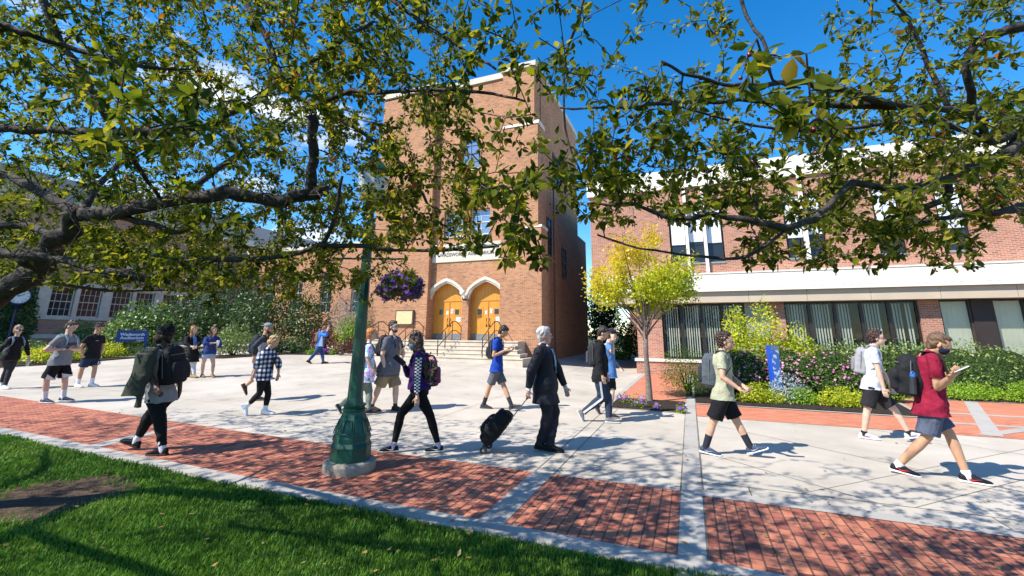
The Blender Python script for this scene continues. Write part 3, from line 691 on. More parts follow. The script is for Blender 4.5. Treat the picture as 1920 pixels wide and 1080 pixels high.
def hairm(c):
    if c in HAIRM: return HAIRM[c]
    m=M('hair_strands',.5,.4); v=m.vmul(m.tc(),(60,60,9)); n_=m.noise(1,vec=v,detail=4)
    m.col(m.ramp(n_,[(.3,tuple(x*.55 for x in c)),(.7,tuple(x*1.35 for x in c))])); m.bump(n_,.9,.02); HAIRM[c]=m.m; return m.m
LT,MD,TN,DK=(.60,.38,.28),(.52,.31,.21),(.47,.26,.155),(.075,.04,.027)
def proj_plane(u,v,P0,n,dz=0.):
    d=ray(u,v); t=((P0-CAM)@n+dz)/(d@n); return CAM+d*t
MEYE=simple('eye_white',(.7,.68,.65),.3,.5,var=.02); MEYD=simple('eye_dark',(.02,.015,.012),.2,.6); MLIP=simple('lip',(.42,.15,.12),.5); MBRW=simple('brow',(.05,.03,.02),.8)
class Person:
    def __init__(s,label,group='students and staff walking across the plaza',Hh=1.75,hd=0,head=None,neck=None,pel=None,L=None,R=None,fem=False,wide=1.,sk=MD,
                 look=None,nod=0.,vox=.009,foot=(None,None),fh=(0,0),lean=None,wz=0.):
        """L,R: dict(e=(u,v),w=(u,v),k=(u,v),a=(u,v,h), es/ws sign for depth)"""
        k=s.k=Hh/1.75; s.hk=k*1.065; s.vox=vox; s.fem=fem; s.wide=wide; s.sk=sk
        aL=G(L['a'][0],L['a'][1],L['a'][2]) ; aR=G(R['a'][0],R['a'][1],R['a'][2])
        base=(aL+aR)/2; s.base=np.array([base[0],base[1],hz(base[0],base[1])])
        n=nrm([base[0],base[1],0]); e=np.array([n[1],-n[0],0.]); s.n,s.e=n,e
        h=R_(hd); s.F=math.cos(h)*e+math.sin(h)*n; s.Lf=np.cross(UP,s.F)
        P0=s.base
        s.pel=proj_plane(*pel,P0,n,wz); s.neck=proj_plane(*neck,P0,n,wz); s.head=proj_plane(*head,P0,n,wz)
        s.head=s.neck+nrm(s.head-s.neck)*min(max(np.linalg.norm(s.head-s.neck),.15*k),.212*k)
        sw=(.175 if fem else .20)*k*(1+(wide-1)*.5); hw=.092*k*(1+(wide-1)*.5)
        s.S={1:s.neck+s.Lf*sw-UP*.072*k,-1:s.neck-s.Lf*sw-UP*.072*k}
        s.Hp={1:s.pel+s.Lf*hw-UP*.06*k,-1:s.pel-s.Lf*hw-UP*.06*k}
        s.A={1:aL,-1:aR}; s.E={};s.Wr={};s.K={};s.hc={1:L.get('c',.35),-1:R.get('c',.35)}; s.hdir={1:L.get('hd'),-1:R.get('hd')}; s.palm={1:L.get('pm'),-1:R.get('pm')}
        for sd,D in ((1,L),(-1,R)):
            def solve(par,uv,Ln,sg):
                dp=(par-P0)@n; q=proj_plane(*uv,P0,n,dp); d=np.linalg.norm(q-par)
                if sg==0 and d>=.80*Ln and d<=1.12*Ln: return q
                dr=nrm(ray(*uv)); o=CAM-par; b=dr@o; c=o@o-(Ln*.98)**2; ds=b*b-c
                if ds<=0: 
                    q=CAM-dr*b; return par+(q-par)*min(1,Ln*1.1/np.linalg.norm(q-par))
                t=-b+(math.sqrt(ds) if sg>0 else -math.sqrt(ds)); 
                return CAM+dr*t
            s.E[sd]=solve(s.S[sd],D['e'],.295*k,D.get('es',0)); s.Wr[sd]=solve(s.E[sd],D['w'],.255*k,D.get('ws',0))
            hp,an=s.Hp[sd],s.A[sd]; kn=proj_plane(*D['k'],P0,n,((hp+an)/2-P0)@n); s.K[sd]=kn
            s.foot={}
        s.fp={1:foot[0],-1:foot[1]}; s.fhd={1:fh[0],-1:fh[1]}
        lk_=R_(look if look is not None else hd); hf=math.cos(lk_)*e+math.sin(lk_)*n; nd=R_(nod)
        s.hf=nrm(hf*math.cos(nd)-UP*math.sin(nd)); s.hl=nrm(np.cross(UP,hf)); s.hu=np.cross(s.hf,s.hl)
        s.root=Root('person',s.base,label,'person',group,'thing')
    def front(s,z,x=0.,inf=0.,sg=1):
        U=nrm(s.neck-s.pel); Lt=np.linalg.norm(s.neck-s.pel); t=1+z*s.k/Lt; S=s.torso_secs(0.); P=[(((c-s.pel)@U)/Lt,c,rx,ry) for c,_,_,rx,ry in S]
        ts=[p[0] for p in P]; ry=np.interp(t,ts,[p[3] for p in P]); rx=np.interp(t,ts,[p[2] for p in P]); c=s.pel+U*Lt*t; off=np.interp(t,ts,[(p[1]-s.pel)@s.F for p in P])
        q=max(0,1-(abs(x)/(rx+inf))**2.3)**(1/2.3); return c+s.F*(off-((c-s.pel)@s.F))+s.Lf*x+s.F*sg*(ry+inf)*q
    def torso_secs(s,inf=0.,bot=-.10,top=1.0,grow=0.):
        k=s.k;w=s.wide; fem=s.fem; sp=s.neck-s.pel
        prof=[(-.16,.150,.110),(-.05,.168,.122),(.08,.165 if not fem else .168,.115),(.25,.150 if not fem else .140,.105),(.42,.142 if not fem else .125,.100),(.60,.158 if not fem else .140,.115),(.76,.172 if not fem else .152,.118),(.88,.165 if not fem else .142,.100),(.95,.120,.078),(1.0,.070,.062)]
        out=[]
        for t,rx,ry in prof:
            if t<bot or t>top: continue
            if grow and t<.2: rx+=grow; ry+=grow*.9
            yy=s.F
            c=s.pel+sp*t+s.F*(.012*math.sin(t*5))*k
            fw=1+(w-1)*(1.0 if t<.8 else .5); fd=1+(w-1)*(1.5 if t<.7 else .8)
            out.append((c,s.Lf,yy,(rx*k*fw+inf),(ry*k*fd+inf)))
        return out
    def body(s,vox=None,hand=True):
        k=s.k;P=[]; f=1+(s.wide-1)*.6; fm=.93 if s.fem else 1.
        P.append(p_loft(s.torso_secs()))
        for sd in (1,-1):
            S,E,Wr,K,A,Hp=s.S[sd],s.E[sd],s.Wr[sd],s.K[sd],s.A[sd],s.Hp[sd]
            P.append(p_caps(s.neck-UP*.055*k+s.Lf*sd*.05*k,S,.058*k,.054*k*f*fm)); P.append(p_caps(s.neck+UP*.02*k,s.neck-UP*.045*k+s.Lf*sd*.11*k,.040*k,.036*k)); 
            P.append(p_caps(S,E,.052*k*f*fm,.038*k*f*fm)); mid=E+(Wr-E)*.3; P.append(p_caps(E,mid,.037*k*f*fm,.040*k*f*fm)); P.append(p_caps(mid,Wr,.040*k*f*fm,.026*k*fm))
            P.append(p_caps(Hp,K,.088*k*f,.055*k*f)); cf=K+(A-K)*.32-0*UP; P.append(p_caps(K,cf,.052*k*f,.056*k*f)); P.append(p_caps(cf,A,.055*k*f,.036*k))
            # hand
            hd=nrm((Wr-E)) if s.hdir[sd] is None else nrm(s.hdir[sd][0]*s.e+s.hdir[sd][1]*UP+s.hdir[sd][2]*s.n)
            pn=s.palm[sd]; pn=nrm(-s.Lf*sd if pn is None else pn[0]*s.e+pn[1]*UP+pn[2]*s.n); pn=nrm(pn-np.dot(pn,hd)*hd)   # palm normal (towards thigh)
            ax=np.cross(hd,pn)          # across the palm
            if np.dot(ax,s.F)*1<0 and s.palm[sd] is None: ax=-ax
            P.append(p_caps(Wr,Wr+hd*.03*k,.026*k,.03*k))
            P.append(p_loft([(Wr+hd*q*k,ax,pn,rx*k,.014*k) for q,rx in ((.005,.024),(.03,.036),(.06,.040),(.088,.038))],12,2.6))
            cu=s.hc[sd]
            for i,(off,ln_) in enumerate(((.030,.070),(.010,.080),(-.010,.074),(-.029,.058))):
                b=Wr+hd*.088*k+ax*off*k; d=hd; 
                for j,(q,rr) in enumerate(((.45,.0088),(.32,.0082),(.25,.0075))):
                    an=cu*(j+.6)+.06*i; dd=nrm(hd*math.cos(an)+pn*math.sin(an)+ax*off*.8); nb=b+dd*ln_*q*k; P.append(p_caps(b,nb,rr*k*1.05,rr*k,8)); b=nb
            tb=Wr+hd*.03*k+ax*.034*k; t1=tb+nrm(hd*.6+ax*.75+pn*.35)*.035*k; t2=t1+nrm(hd*.9+ax*.2+pn*(.3+cu))*.032*k
            P.append(p_caps(tb,t1,.013*k,.0105*k,8)); P.append(p_caps(t1,t2,.0105*k,.009*k,8))
            s.hand_c=getattr(s,'hand_c',{}); s.hand_c[sd]=Wr+hd*.10*k+pn*.03*k
            ff=s.footdir(sd); fu=np.cross(ff,nrm(np.cross(UP,ff))); P.append(p_caps(A-fu*.02*k,A+ff*.10*k-fu*.055*k,.032*k,.018*k))
        # neck + head
        hc=s.head; F,Lx,U=s.hf,s.hl,s.hu; k=s.hk
        P.append(p_caps(s.neck-UP*.03*k,hc-U*.05*k-F*.015*k,.056*k*f*(.88 if s.fem else 1),.052*k*(.88 if s.fem else 1)))
        P.append(p_ell(hc+U*.022*k-F*.008*k,(.100*k,.078*k,.098*k),F,Lx,U))
        P.append(p_ell(hc-U*.040*k+F*.020*k,(.070*k,.062*k,.078*k),F,Lx,U))
        P.append(p_ell(hc-U*.092*k+F*.058*k,(.030*k,.030*k,.024*k),F,Lx,U))            # chin
        P.append(p_caps(hc+F*.088*k+U*.012*k,hc+F*.110*k-U*.028*k,.009*k,.014*k,8))      # nose
        P.append(p_caps(hc+F*.084*k+U*.030*k+Lx*.03*k,hc+F*.084*k+U*.030*k-Lx*.03*k,.011*k,.011*k,8))  # brow
        P.append(p_caps(hc+F*.086*k-U*.054*k+Lx*.014*k,hc+F*.086*k-U*.054*k-Lx*.014*k,.011*k,.011*k,8))  # lips
        for sd in (1,-1): P.append(p_ell(hc+Lx*sd*.077*k-F*.005*k-U*.01*k,(.020*k,.010*k,.031*k),nrm(F+Lx*sd*.4),Lx,U,10,6))
        s.body_o=fuse('body',P,s.vox if vox is None else vox,skin(s.sk),s.root,smooth=2)
        mb=MB()
        for sd in (1,-1): V,F_2=p_ell(hc+F*.079*k+U*.006*k+Lx*sd*.029*k,(.006*k,.014*k,.007*k),F,Lx,U,8,6); mb.add(V,F_2)
        mb.mat(1)
        for sd in (1,-1): V,F_2=p_ell(hc+F*.0835*k+U*.006*k+Lx*sd*.029*k,(.004*k,.008*k,.007*k),F,Lx,U,8,6); mb.add(V,F_2)
        mb.build('eyes',[MEYE,MEYD],s.root,s.body_o)
        mb=MB()
        for sd in (1,-1): V,F_2=p_caps(hc+F*.092*k+U*.034*k+Lx*sd*.016*k,hc+F*.083*k+U*.037*k+Lx*sd*.048*k,.004*k,.004*k,6); mb.add(V,F_2)
        mb.build('eyebrows',MBRW,s.root,s.body_o)
        mb=MB(); V,F_2=p_ell(hc+F*.0935*k-U*.054*k,(.005*k,.023*k,.007*k),F,Lx,U,10,6); mb.add(V,F_2); mb.build('mouth',MLIP,s.root,s.body_o)
        return s
    def footdir(s,sd):
        a=R_(s.fhd[sd]); c,q=math.cos(a),math.sin(a); F=s.F*c+s.Lf*q; p=R_(s.fp[sd] or 0); return nrm(F*math.cos(p)+UP*math.sin(p))
    def hair(s,c,style='short',vol=1.,longl=.0,side=0.,seed=0):
        k=s.hk;hc=s.head;F,Lx,U=s.hf,s.hl,s.hu;P=[]
        P.append(p_ell(hc+U*.042*k-F*.024*k,(.100*k*vol,.088*k*vol,.100*k*vol),F,Lx,U))
        P.append(p_ell(hc-U*.005*k-F*.046*k,(.064*k,.083*k*vol,.090*k),F,Lx,U)); P.append(p_ell(hc-U*.060*k-F*.055*k,(.040*k,.058*k,.045*k),F,Lx,U))
        P.append(p_ell(hc+U*.030*k-F*.004*k,(.060*k,.087*k*max(vol,1),.055*k),F,Lx,U))
        if style in('short','curly'): P.append(p_ell(hc+U*.094*k+F*.022*k,(.058*k,.064*k,.034*k*vol),nrm(F+U*.1),Lx,U))
        if style=='swoop': P.append(p_ell(hc+U*.082*k+F*.05*k,(.058*k,.070*k,.040*k),nrm(F-U*.3),Lx,U)); P.append(p_ell(hc+U*.055*k+F*.078*k,(.022*k,.055*k,.035*k),F,Lx,U))
        if style=='long':
            bk=-s.hf+UP*.0; L0=hc+U*.02*k; 
            for sd in (-1,0,1,2):
                lat=sd if sd<2 else 1.9
                a=L0-F*.05*k+Lx*sd*.05*k; b=hc-F*(.09 if sd==0 else .055)*k+Lx*min(sd,1.25)*.075*k-UP*.14*k; c_=s.neck+(-s.F*(.125 if sd==0 else .10 if sd<2 else .07)+s.Lf*lat*.085)*k-UP*(.03+longl*.5)*k; d=s.neck+(-s.F*(.135 if sd<2 else .11)+s.Lf*lat*.078+s.e*side)*k-UP*(.08+longl)*k
                P.append(p_caps(a,b,.06*k,.055*k)); P.append(p_caps(b,c_,.055*k,.05*k)); P.append(p_caps(c_,d,.05*k,.025*k))
        if style=='sides':   # shoulder length, framing the face
            for sd in (-1,1):
                a=hc+U*.05*k+Lx*sd*.055*k; b=hc-U*.06*k+Lx*sd*.080*k; c_=s.neck+s.hl*sd*.095*k+s.hf*.03*k-UP*(.04+longl)*k
                P.append(p_caps(a,b,.040*k,.034*k)); P.append(p_caps(b,c_,.034*k,.022*k))
            P.append(p_caps(hc-F*.05*k,s.neck-s.F*.08*k-UP*longl*k,.07*k,.05*k))
        if style=='bun':
            P.append(p_ell(hc+U*.12*k-F*.05*k,(.035*k,.035*k,.032*k),F,Lx,U)); P.append(p_ell(hc-F*.075*k-U*.04*k,(.04*k,.06*k,.05*k),F,Lx,U))
        sd_=np.random.default_rng(seed); am={'short':.005,'swoop':.006,'curly':.012,'long':.010,'sides':.008,'bun':.007}[style]*1.2
        def fn(co,no):
            q=co/k; fr=90 if style in('short','curly','swoop') else 55
            d=np.sin(q[:,0]*fr+3*np.sin(q[:,2]*31+seed))*np.sin(q[:,1]*fr*1.1+2*np.sin(q[:,0]*27))*np.sin(q[:,2]*(fr if style=='curly' else 22)+seed)
            return co+no*(am*d*1.6)[:,None]
        # keep the face free: push hair below the brow line behind the face plane
        def fn2(co,no):
            co=fn(co,no); r=(co-hc); x=r@F; z=r@U; lim=np.where(z<.094*k,.004*k+(.082*k)*np.clip((z-.0*k)/(.085*k),0,1)**1.3,9.); 
            y=np.abs(r@Lx); over=(x>lim)&(np.linalg.norm(r,axis=1)<.17*k)&(z>-.11*k); co[over]-=np.outer((x-lim)[over],F); return co
        return fuse('hair',P,min(s.vox,.010),hairm(c),s.root,smooth=1,fn=fn2)
    def cap(s,c,beanie=False,back=False):
        k=s.hk;hc=s.head;F,Lx,U=s.hf,s.hl,s.hu
        if beanie: P=[p_ell(hc+U*.050*k-F*.018*k,(.107*k,.092*k,.078*k),F,Lx,U),p_ell(hc+U*.095*k-F*.035*k,(.085*k,.078*k,.065*k),F,Lx,U),p_ell(hc+U*.135*k-F*.06*k,(.045*k,.045*k,.035*k),F,Lx,U),p_ell(hc+U*.02*k-F*.045*k,(.075*k,.082*k,.05*k),F,Lx,U)]; 
        else:
            P=[p_ell(hc+U*.062*k-F*.012*k,(.104*k,.088*k,.070*k),F,Lx,U)]
            bf=-F if back else F; P.append(p_ell(hc+U*.045*k+bf*.115*k,(.062*k,.062*k,.010*k),nrm(bf-U*.2),Lx,U))
        return fuse('beanie' if beanie else 'cap',P,.008,fabric(c),s.root,smooth=1,fn=wrinkle(.003,1.,3) if beanie else None)
    def sleeve(s,sd,frac,r0,r1,inf):
        k=s.k;S,E,Wr=s.S[sd],s.E[sd],s.Wr[sd]; f=1+(s.wide-1)*.5; P=[]
        P.append(p_caps(s.neck-UP*.06*k+s.Lf*sd*.05*k,S,.060*k+inf*.8,.052*k*f+inf*.7)); P.append(p_caps(s.neck-UP*.0*k+s.Lf*sd*.03*k,s.neck-UP*.05*k+s.Lf*sd*.12*k,.036*k+inf*.6,.034*k+inf*.6))
        if frac<=1: P.append(p_caps(S,S+(E-S)*frac,.052*k*f+inf*.7,r1*.94,flat1=True))
        else:
            P.append(p_caps(S,E,.052*k*f+inf*.8,.043*k+inf)); P.append(p_caps(E,E+(Wr-E)*(frac-1),.043*k+inf,r1,flat1=True))
        return P
    def top(s,mat,sl=.55,inf=.016,hem=-.05,flare=.0,name='shirt',r1=None,bot=None,amp=.009,seed=1,hood=False,vox=None,extra=None):
        k=s.k; se=s.torso_secs(inf,bot=max(hem,-.30),top=.96,grow=.014*k)
        c=s.pel+(s.neck-s.pel)*hem; l=se[0]
        if hem<-.16: se=[(c,s.Lf,s.F,l[3]+flare,l[4]+flare)]+se
        else: se=[(c,s.Lf,s.F,l[3]+flare,l[4]+flare)]+[q for q in se if (q[0]-c)@nrm(s.neck-s.pel)>.02]
        P=[p_loft(se,24,2.4)]
        for sd in (1,-1): P+=s.sleeve(sd,sl,0,r1 or (.072*k*(1+(s.wide-1)*.5) if sl<=1 else .038*k),inf)
        P.append(p_caps(s.neck-UP*.03*k,s.neck+UP*.012*k,.062*k,.058*k,flat1=True))
        if hood: P.append(p_ell(s.neck-s.F*.075*k+UP*.0*k,(.075*k,.105*k,.06*k),s.F,s.Lf,UP))
        if extra: P+=extra
        s.top_o=fuse(name,P,vox or s.vox,mat,s.root,smooth=2,fn=wrinkle(amp,1.,seed)); return s.top_o
    def shorts(s,mat,frac=.85,r=.098,inf=.016,name='shorts',amp=.008,seed=2):
        k=s.k; f=1+(s.wide-1)*.6; P=[p_loft(s.torso_secs(inf*.55+.002,-.17,.22),24,2.3)]
        for sd in (1,-1):
            Hp,K=s.Hp[sd],s.K[sd]; e=Hp+(K-Hp)*frac; P.append(p_caps(Hp+UP*.02,e,.098*k*f+inf*.6,r*k*f,flat1=True,n=16))
        return fuse(name,P,s.vox,mat,s.root,smooth=2,fn=wrinkle(amp,.9,seed))
    def pants(s,mat,r=(.062,.052,.046),inf=.012,frac=.96,name='trousers',amp=.008,seed=4,thigh=.0):
        k=s.k; f=1+(s.wide-1)*.6; inf+=.004; P=[p_loft(s.torso_secs(inf*.5+.004,-.17,.22),24,2.3)]
        for sd in (1,-1):
            Hp,K,A=s.Hp[sd],s.K[sd],s.A[sd]; P.append(p_caps(Hp,K,.090*k*f+inf+thigh,r[0]*k+inf,n=16)); m=K+(A-K)*.33; P.append(p_caps(K,m,r[0]*k+inf,max(.057,r[1])*k+inf,n=14)); P.append(p_caps(m,K+(A-K)*frac,max(.057,r[1])*k+inf,r[2]*k+inf*.5,flat1=True,n=14))
        return fuse(name,P,s.vox,mat,s.root,smooth=2,fn=wrinkle(amp,1.1,seed))
    def socks(s,c,h=.14):
        mb=MB();k=s.k; P=[]
        for sd in (1,-1):
            A,K=s.A[sd],s.K[sd]; d=nrm(K-A); o=fuse('sock',[p_caps(A-d*.03,A+d*h*k,.045*k,(.0445+.035*h)*k,flat1=True,n=12)],.009,fabric(c),s.root,smooth=1)
    def shoes(s,c,sole=(.75,.75,.72),mark=None,ln=.28,hi=0.,lace=(.6,.6,.6)):
        k=s.k
        for sd in (1,-1):
            A=s.A[sd]; f=s.footdir(sd); l=nrm(np.cross(UP,f)); u=np.cross(f,l); B=A-u*.085*k
            def sec(t,rx,z0,z1): return (B+f*(t*ln-.075)*k+u*(z0+z1)/2*k,l,u,rx*k,(z1-z0)/2*k)
            up=p_loft([sec(t,rx,.012,z) for t,rx,z in ((.0,.020,.060),(.04,.033,.090+hi),(.22,.040,.104+hi),(.38,.041,.102),(.55,.044,.082),(.75,.048,.060),(.9,.044,.048),(.97,.034,.040),(1.0,.020,.032))],16,2.6)
            V,Fc=up; V2=[];m=np.array(V)
            o=fuse('shoe',[up,p_caps(A-u*.03*k,A+u*.012*k,.043*k,.044*k,flat1=True)],.008,fabric(c,.6),s.root,smooth=1)
            so=fuse('sole',[p_loft([sec(t,rx,.0,z) for t,rx,z in ((-.03,.024,.03),(.02,.038,.032),(.25,.040,.030),(.5,.043,.026),(.75,.050,.024),(.93,.046,.027),(1.0,.036,.028),(1.03,.022,.030))],16,2.8)],.008,fabric(sole,.6),s.root,o,smooth=1)
            if mark:
                for side in (1,-1):
                    q=MB(); pts=[(.22,.050),(.30,.028),(.38,.022),(.66,.046),(.42,.036),(.32,.040)]
                    V=[B+f*(t*ln-.075)*k*1.0+u*(z+.012)*k+l*side*(.047+.002)*k for t,z in pts]; V=V+[v+l*side*.002 for v in V]; n=6
                    q.add(V,[tuple(range(n)),tuple(range(n,2*n))[::-1]]+[(i,(i+1)%n,n+(i+1)%n,n+i) for i in range(n)]); q.build('side_stripe',fabric(mark,.5),s.root,o)
            if lace is not None:
                q=MB()
                for t in (.36,.44,.52): 
                    c0=B+f*(t*ln-.075)*k+u*(.104-.115*(t-.36)+.002)*k; V_,F__=p_caps(c0+l*.022*k,c0-l*.022*k,.004,.004,6); q.add(V_,F__)
                q.build('laces',fabric(lace,.8),s.root,o)
    def glasses(s,c=(.02,.02,.02),sun=False):
        k=s.hk;hc=s.head;F,Lx,U=s.hf,s.hl,s.hu;mb=MB()
        for sd in (1,-1):
            c0=hc+F*.098*k+U*.006*k+Lx*sd*.032*k; V,F_2=p_ell(c0,(.003*k,.024*k,.018*k),F,Lx,U,12,6,2.6) if sun else ([],[])
            if sun: mb.add(V,F_2)
            mb.tube([c0+ (Lx*math.cos(t)*.025+U*math.sin(t)*.018)*k for t in np.linspace(0,6.28,13)],.0022*k,5,False)
            mb.tube([c0+Lx*sd*.024*k,hc+F*.0*k+Lx*sd*.083*k+U*.006*k],.0022*k,5)
        mb.tube([hc+F*.100*k+U*.008*k+Lx*.008*k,hc+F*.100*k+U*.008*k-Lx*.008*k],.0022*k,5)
        mb.build('glasses',simple('spectacle',c,.3,.5),s.root)
    def mask(s,c):
        k=s.hk;hc=s.head;F,Lx,U=s.hf,s.hl,s.hu
        o=fuse('face_mask',[p_ell(hc+F*.036*k-U*.052*k,(.062*k,.066*k,.050*k),F,Lx,U,14,8,2.2),p_ell(hc+F*.075*k-U*.040*k,(.030*k,.030*k,.034*k),F,Lx,U,12,8)],.007,fabric(c),s.root,smooth=1)
        mb=MB()
        for sd in (1,-1):
            for dz in (-.02,.015): mb.tube([hc+F*.06*k-U*(.05-dz)*k+Lx*sd*.055*k,hc-F*.0*k-U*.0*k+Lx*sd*.082*k],.0018,4)
        mb.build('ear_loop',fabric(c),s.root,o)
    def beard(s,c):
        k=s.hk;hc=s.head;F,Lx,U=s.hf,s.hl,s.hu
        fuse('beard',[p_ell(hc+F*.045*k-U*.082*k,(.052*k,.058*k,.034*k),F,Lx,U),p_ell(hc+F*.02*k-U*.055*k,(.05*k,.066*k,.04*k),F,Lx,U)],.008,hairm(c),s.root,smooth=1,fn=lambda co,no:co+no*.002)
    def backpack(s,label,c,c2=None,size=(.16,.11,.24),mat=None,z=-.20,straps=True,strapc=None,bottle=None,tails=True,group='backpacks worn by the walkers',off=.0,tiltb=0.):
        k=s.k; sw=s.neck-s.pel; U=nrm(sw); F=nrm(s.F-np.dot(s.F,U)*U); Lx=np.cross(U,F)
        dpt=.040*k+.08*k*(s.wide-1); cen=s.neck+U*z*k-F*(dpt+size[1]+off)
        rt=Root('backpack',cen-UP*size[2],label,'backpack',group)
        ma=mat or fabric(c,.75); mb_=fabric(c2 or tuple(x*1.6+.01 for x in c),.75)
        q=wrinkle(.008,.8,5)
        bo=fuse('bag_body',[p_loft([(cen+U*t*size[2]-F*(tiltb*t),Lx,F,size[0]*r,size[1]*r2) for t,r,r2 in ((-1.0,.80,.75),(-.92,.95,.98),(-.4,1.,1.05),(.3,.97,.9),(.7,.86,.75),(.92,.66,.55),(1.0,.4,.35))],24,3.2)],.011,ma,rt,smooth=2,fn=q)
        pk=fuse('front_pocket',[p_loft([(cen-F*size[1]*.95+U*t*size[2],Lx,F,size[0]*r,size[1]*.42*r) for t,r in ((-.82,.70),(-.72,.84),(-.2,.86),(.12,.76),(.22,.5))],20,3.)],.011,mb_,rt,smooth=2,fn=q)
        q=MB(); 
        for t in (.55,): q.tube([cen+U*t*size[2]+Lx*x_*size[0]-F*size[1]*(.93-.2*abs(x_)) for x_ in np.linspace(-.8,.8,7)],.005,5)
        q.tube([cen+U*zz*size[2]-Lx*size[0]*1.01-F*.02*size[1] for zz in np.linspace(-.6,.7,6)],.005,5); q.tube([cen+U*zz*size[2]+Lx*size[0]*1.01 for zz in np.linspace(-.6,.7,6)],.005,5)
        q.build('zipper',simple('zip_grey',(.16,.16,.17),.5),rt)
        q=MB(); q.tube([cen+U*size[2]*.93+Lx*.03+F*.02,cen+U*(size[2]*.93+.05),cen+U*size[2]*.93-Lx*.03+F*.02],.010,6); q.build('haul_loop',ma,rt)
        if straps:
            for sd in (1,-1):
                S=s.neck+s.Lf*sd*.105*k; pts=[cen+U*size[2]*.72+Lx*sd*.07+F*size[1]*.7, S-F*.06*k+U*.012*k, S+F*.03*k+U*.022*k, S+F*.115*k-U*.08*k+Lx*sd*.02, S+F*.128*k*(1+(s.wide-1))-U*.20*k+Lx*sd*.045*k, S+F*.04*k-U*.34*k+Lx*sd*.085*k, cen-U*size[2]*.75+Lx*sd*size[0]*.8+F*size[1]*.8]
                V=[];Fc=[]; P_=[]
                for i in range(len(pts)-1):
                    a,b=pts[i],pts[i+1]; P_.append(p_caps(a,b,.008,.008,8,ex=F if i>2 else U,ry=(.030 if i<4 else .012,)*2 if i!=3 else (.030,.022)))
                fuse('strap',P_,.009,fabric(strapc or c,.75),rt,smooth=1)
        if tails:
            q=MB()
            for sd in (1,-1): a=cen-U*size[2]*.85+Lx*sd*size[0]*.8+F*size[1]*.6; q.tube([a,a-UP*.10-F*.02,a-UP*.2+F*.01],.006,5)
            q.build('strap_tail',fabric(c,.8),rt)
        if bottle is not None:
            b0=cen-U*size[2]*.85+Lx*bottle[0]*(size[0]+.03)+F*.01
            br=Root('water_bottle',b0,bottle[1],'bottle'); q=MB(); q.tube([b0,b0+U*.20,b0+U*.215],[.036,.036,.022],12); q.build('bottle_body',simple('bottle_black',(.03,.035,.04),.3,.6),br,smooth=False)
            q=MB(); q.tube([b0+U*.212,b0+U*.25],[.03,.028],12); q.tube([b0+U*.25+F*.02,b0+U*.275,b0+U*.25-F*.02],.007,6); q.build('lid',simple('lid_blue',(.03,.14,.55),.4,.5),br)
        return rt
    def phone_at(s,label,u,v,dirv,c,sz=(.04,.085),near=.0,sd=-1):
        c0=proj_plane(u,v,s.hand_c[sd],s.n,near); rt=Root('phone',c0,label,'phone','phones held by the walkers'); f=nrm(dirv[0]*s.e+dirv[1]*UP+dirv[2]*s.n); l=nrm(np.cross(f,s.n*.75+UP*.5)); u_=np.cross(f,l)
        mb=MB(); V=[c0+f*x*sz[1]+l*y*sz[0]+u_*z*.005 for x in (-1,1) for y in (-1,1) for z in (-1,1)]; mb.add(V,[(0,1,3,2),(4,6,7,5),(0,4,5,1),(2,3,7,6),(0,2,6,4),(1,5,7,3)]); mb.build('case',simple('phone_case2',c,.35,.5),rt,bevel=.003)
        mb=MB(); V=[c0+f*x*sz[1]*.92+l*y*sz[0]*.9+u_*z for x in (-1,1) for y in (-1,1) for z in (.0051,.0062)]; mb.add(V,[(0,1,3,2),(4,6,7,5),(0,4,5,1),(2,3,7,6),(0,2,6,4),(1,5,7,3)]); mb.build('screen',MGl,rt); return rt
    def phone(s,label,sd=-1,c=(.02,.02,.025),sz=(.038,.078),up=.5,off=(0,0,0)):
        k=s.k; c0=s.hand_c[sd]+s.F*.03+UP*.015+s.e*off[0]+UP*off[1]+s.n*off[2]; rt=Root('phone',c0,label,'phone','phones held by the walkers')
        f=nrm(s.F*math.cos(up)+UP*math.sin(up)*-1*-1); l=s.Lf; u=np.cross(f,l); mb=MB()
        V=[c0+f*x*sz[1]+l*y*sz[0]+u*z*.0045 for x in (-1,1) for y in (-1,1) for z in (-1,1)]
        mb.add(V,[(0,1,3,2),(4,6,7,5),(0,4,5,1),(2,3,7,6),(0,2,6,4),(1,5,7,3)]); cs=mb.build('case',simple('phone_case',c,.4,.5),rt,bevel=.003)
        mb=MB(); V=[c0+f*x*sz[1]*.92+l*y*sz[0]*.9+u*z for x in (-1,1) for y in (-1,1) for z in (.0046,.0056)]; mb.add(V,[(0,1,3,2),(4,6,7,5),(0,4,5,1),(2,3,7,6),(0,2,6,4),(1,5,7,3)]); mb.build('screen',MGl,rt)
        return rt
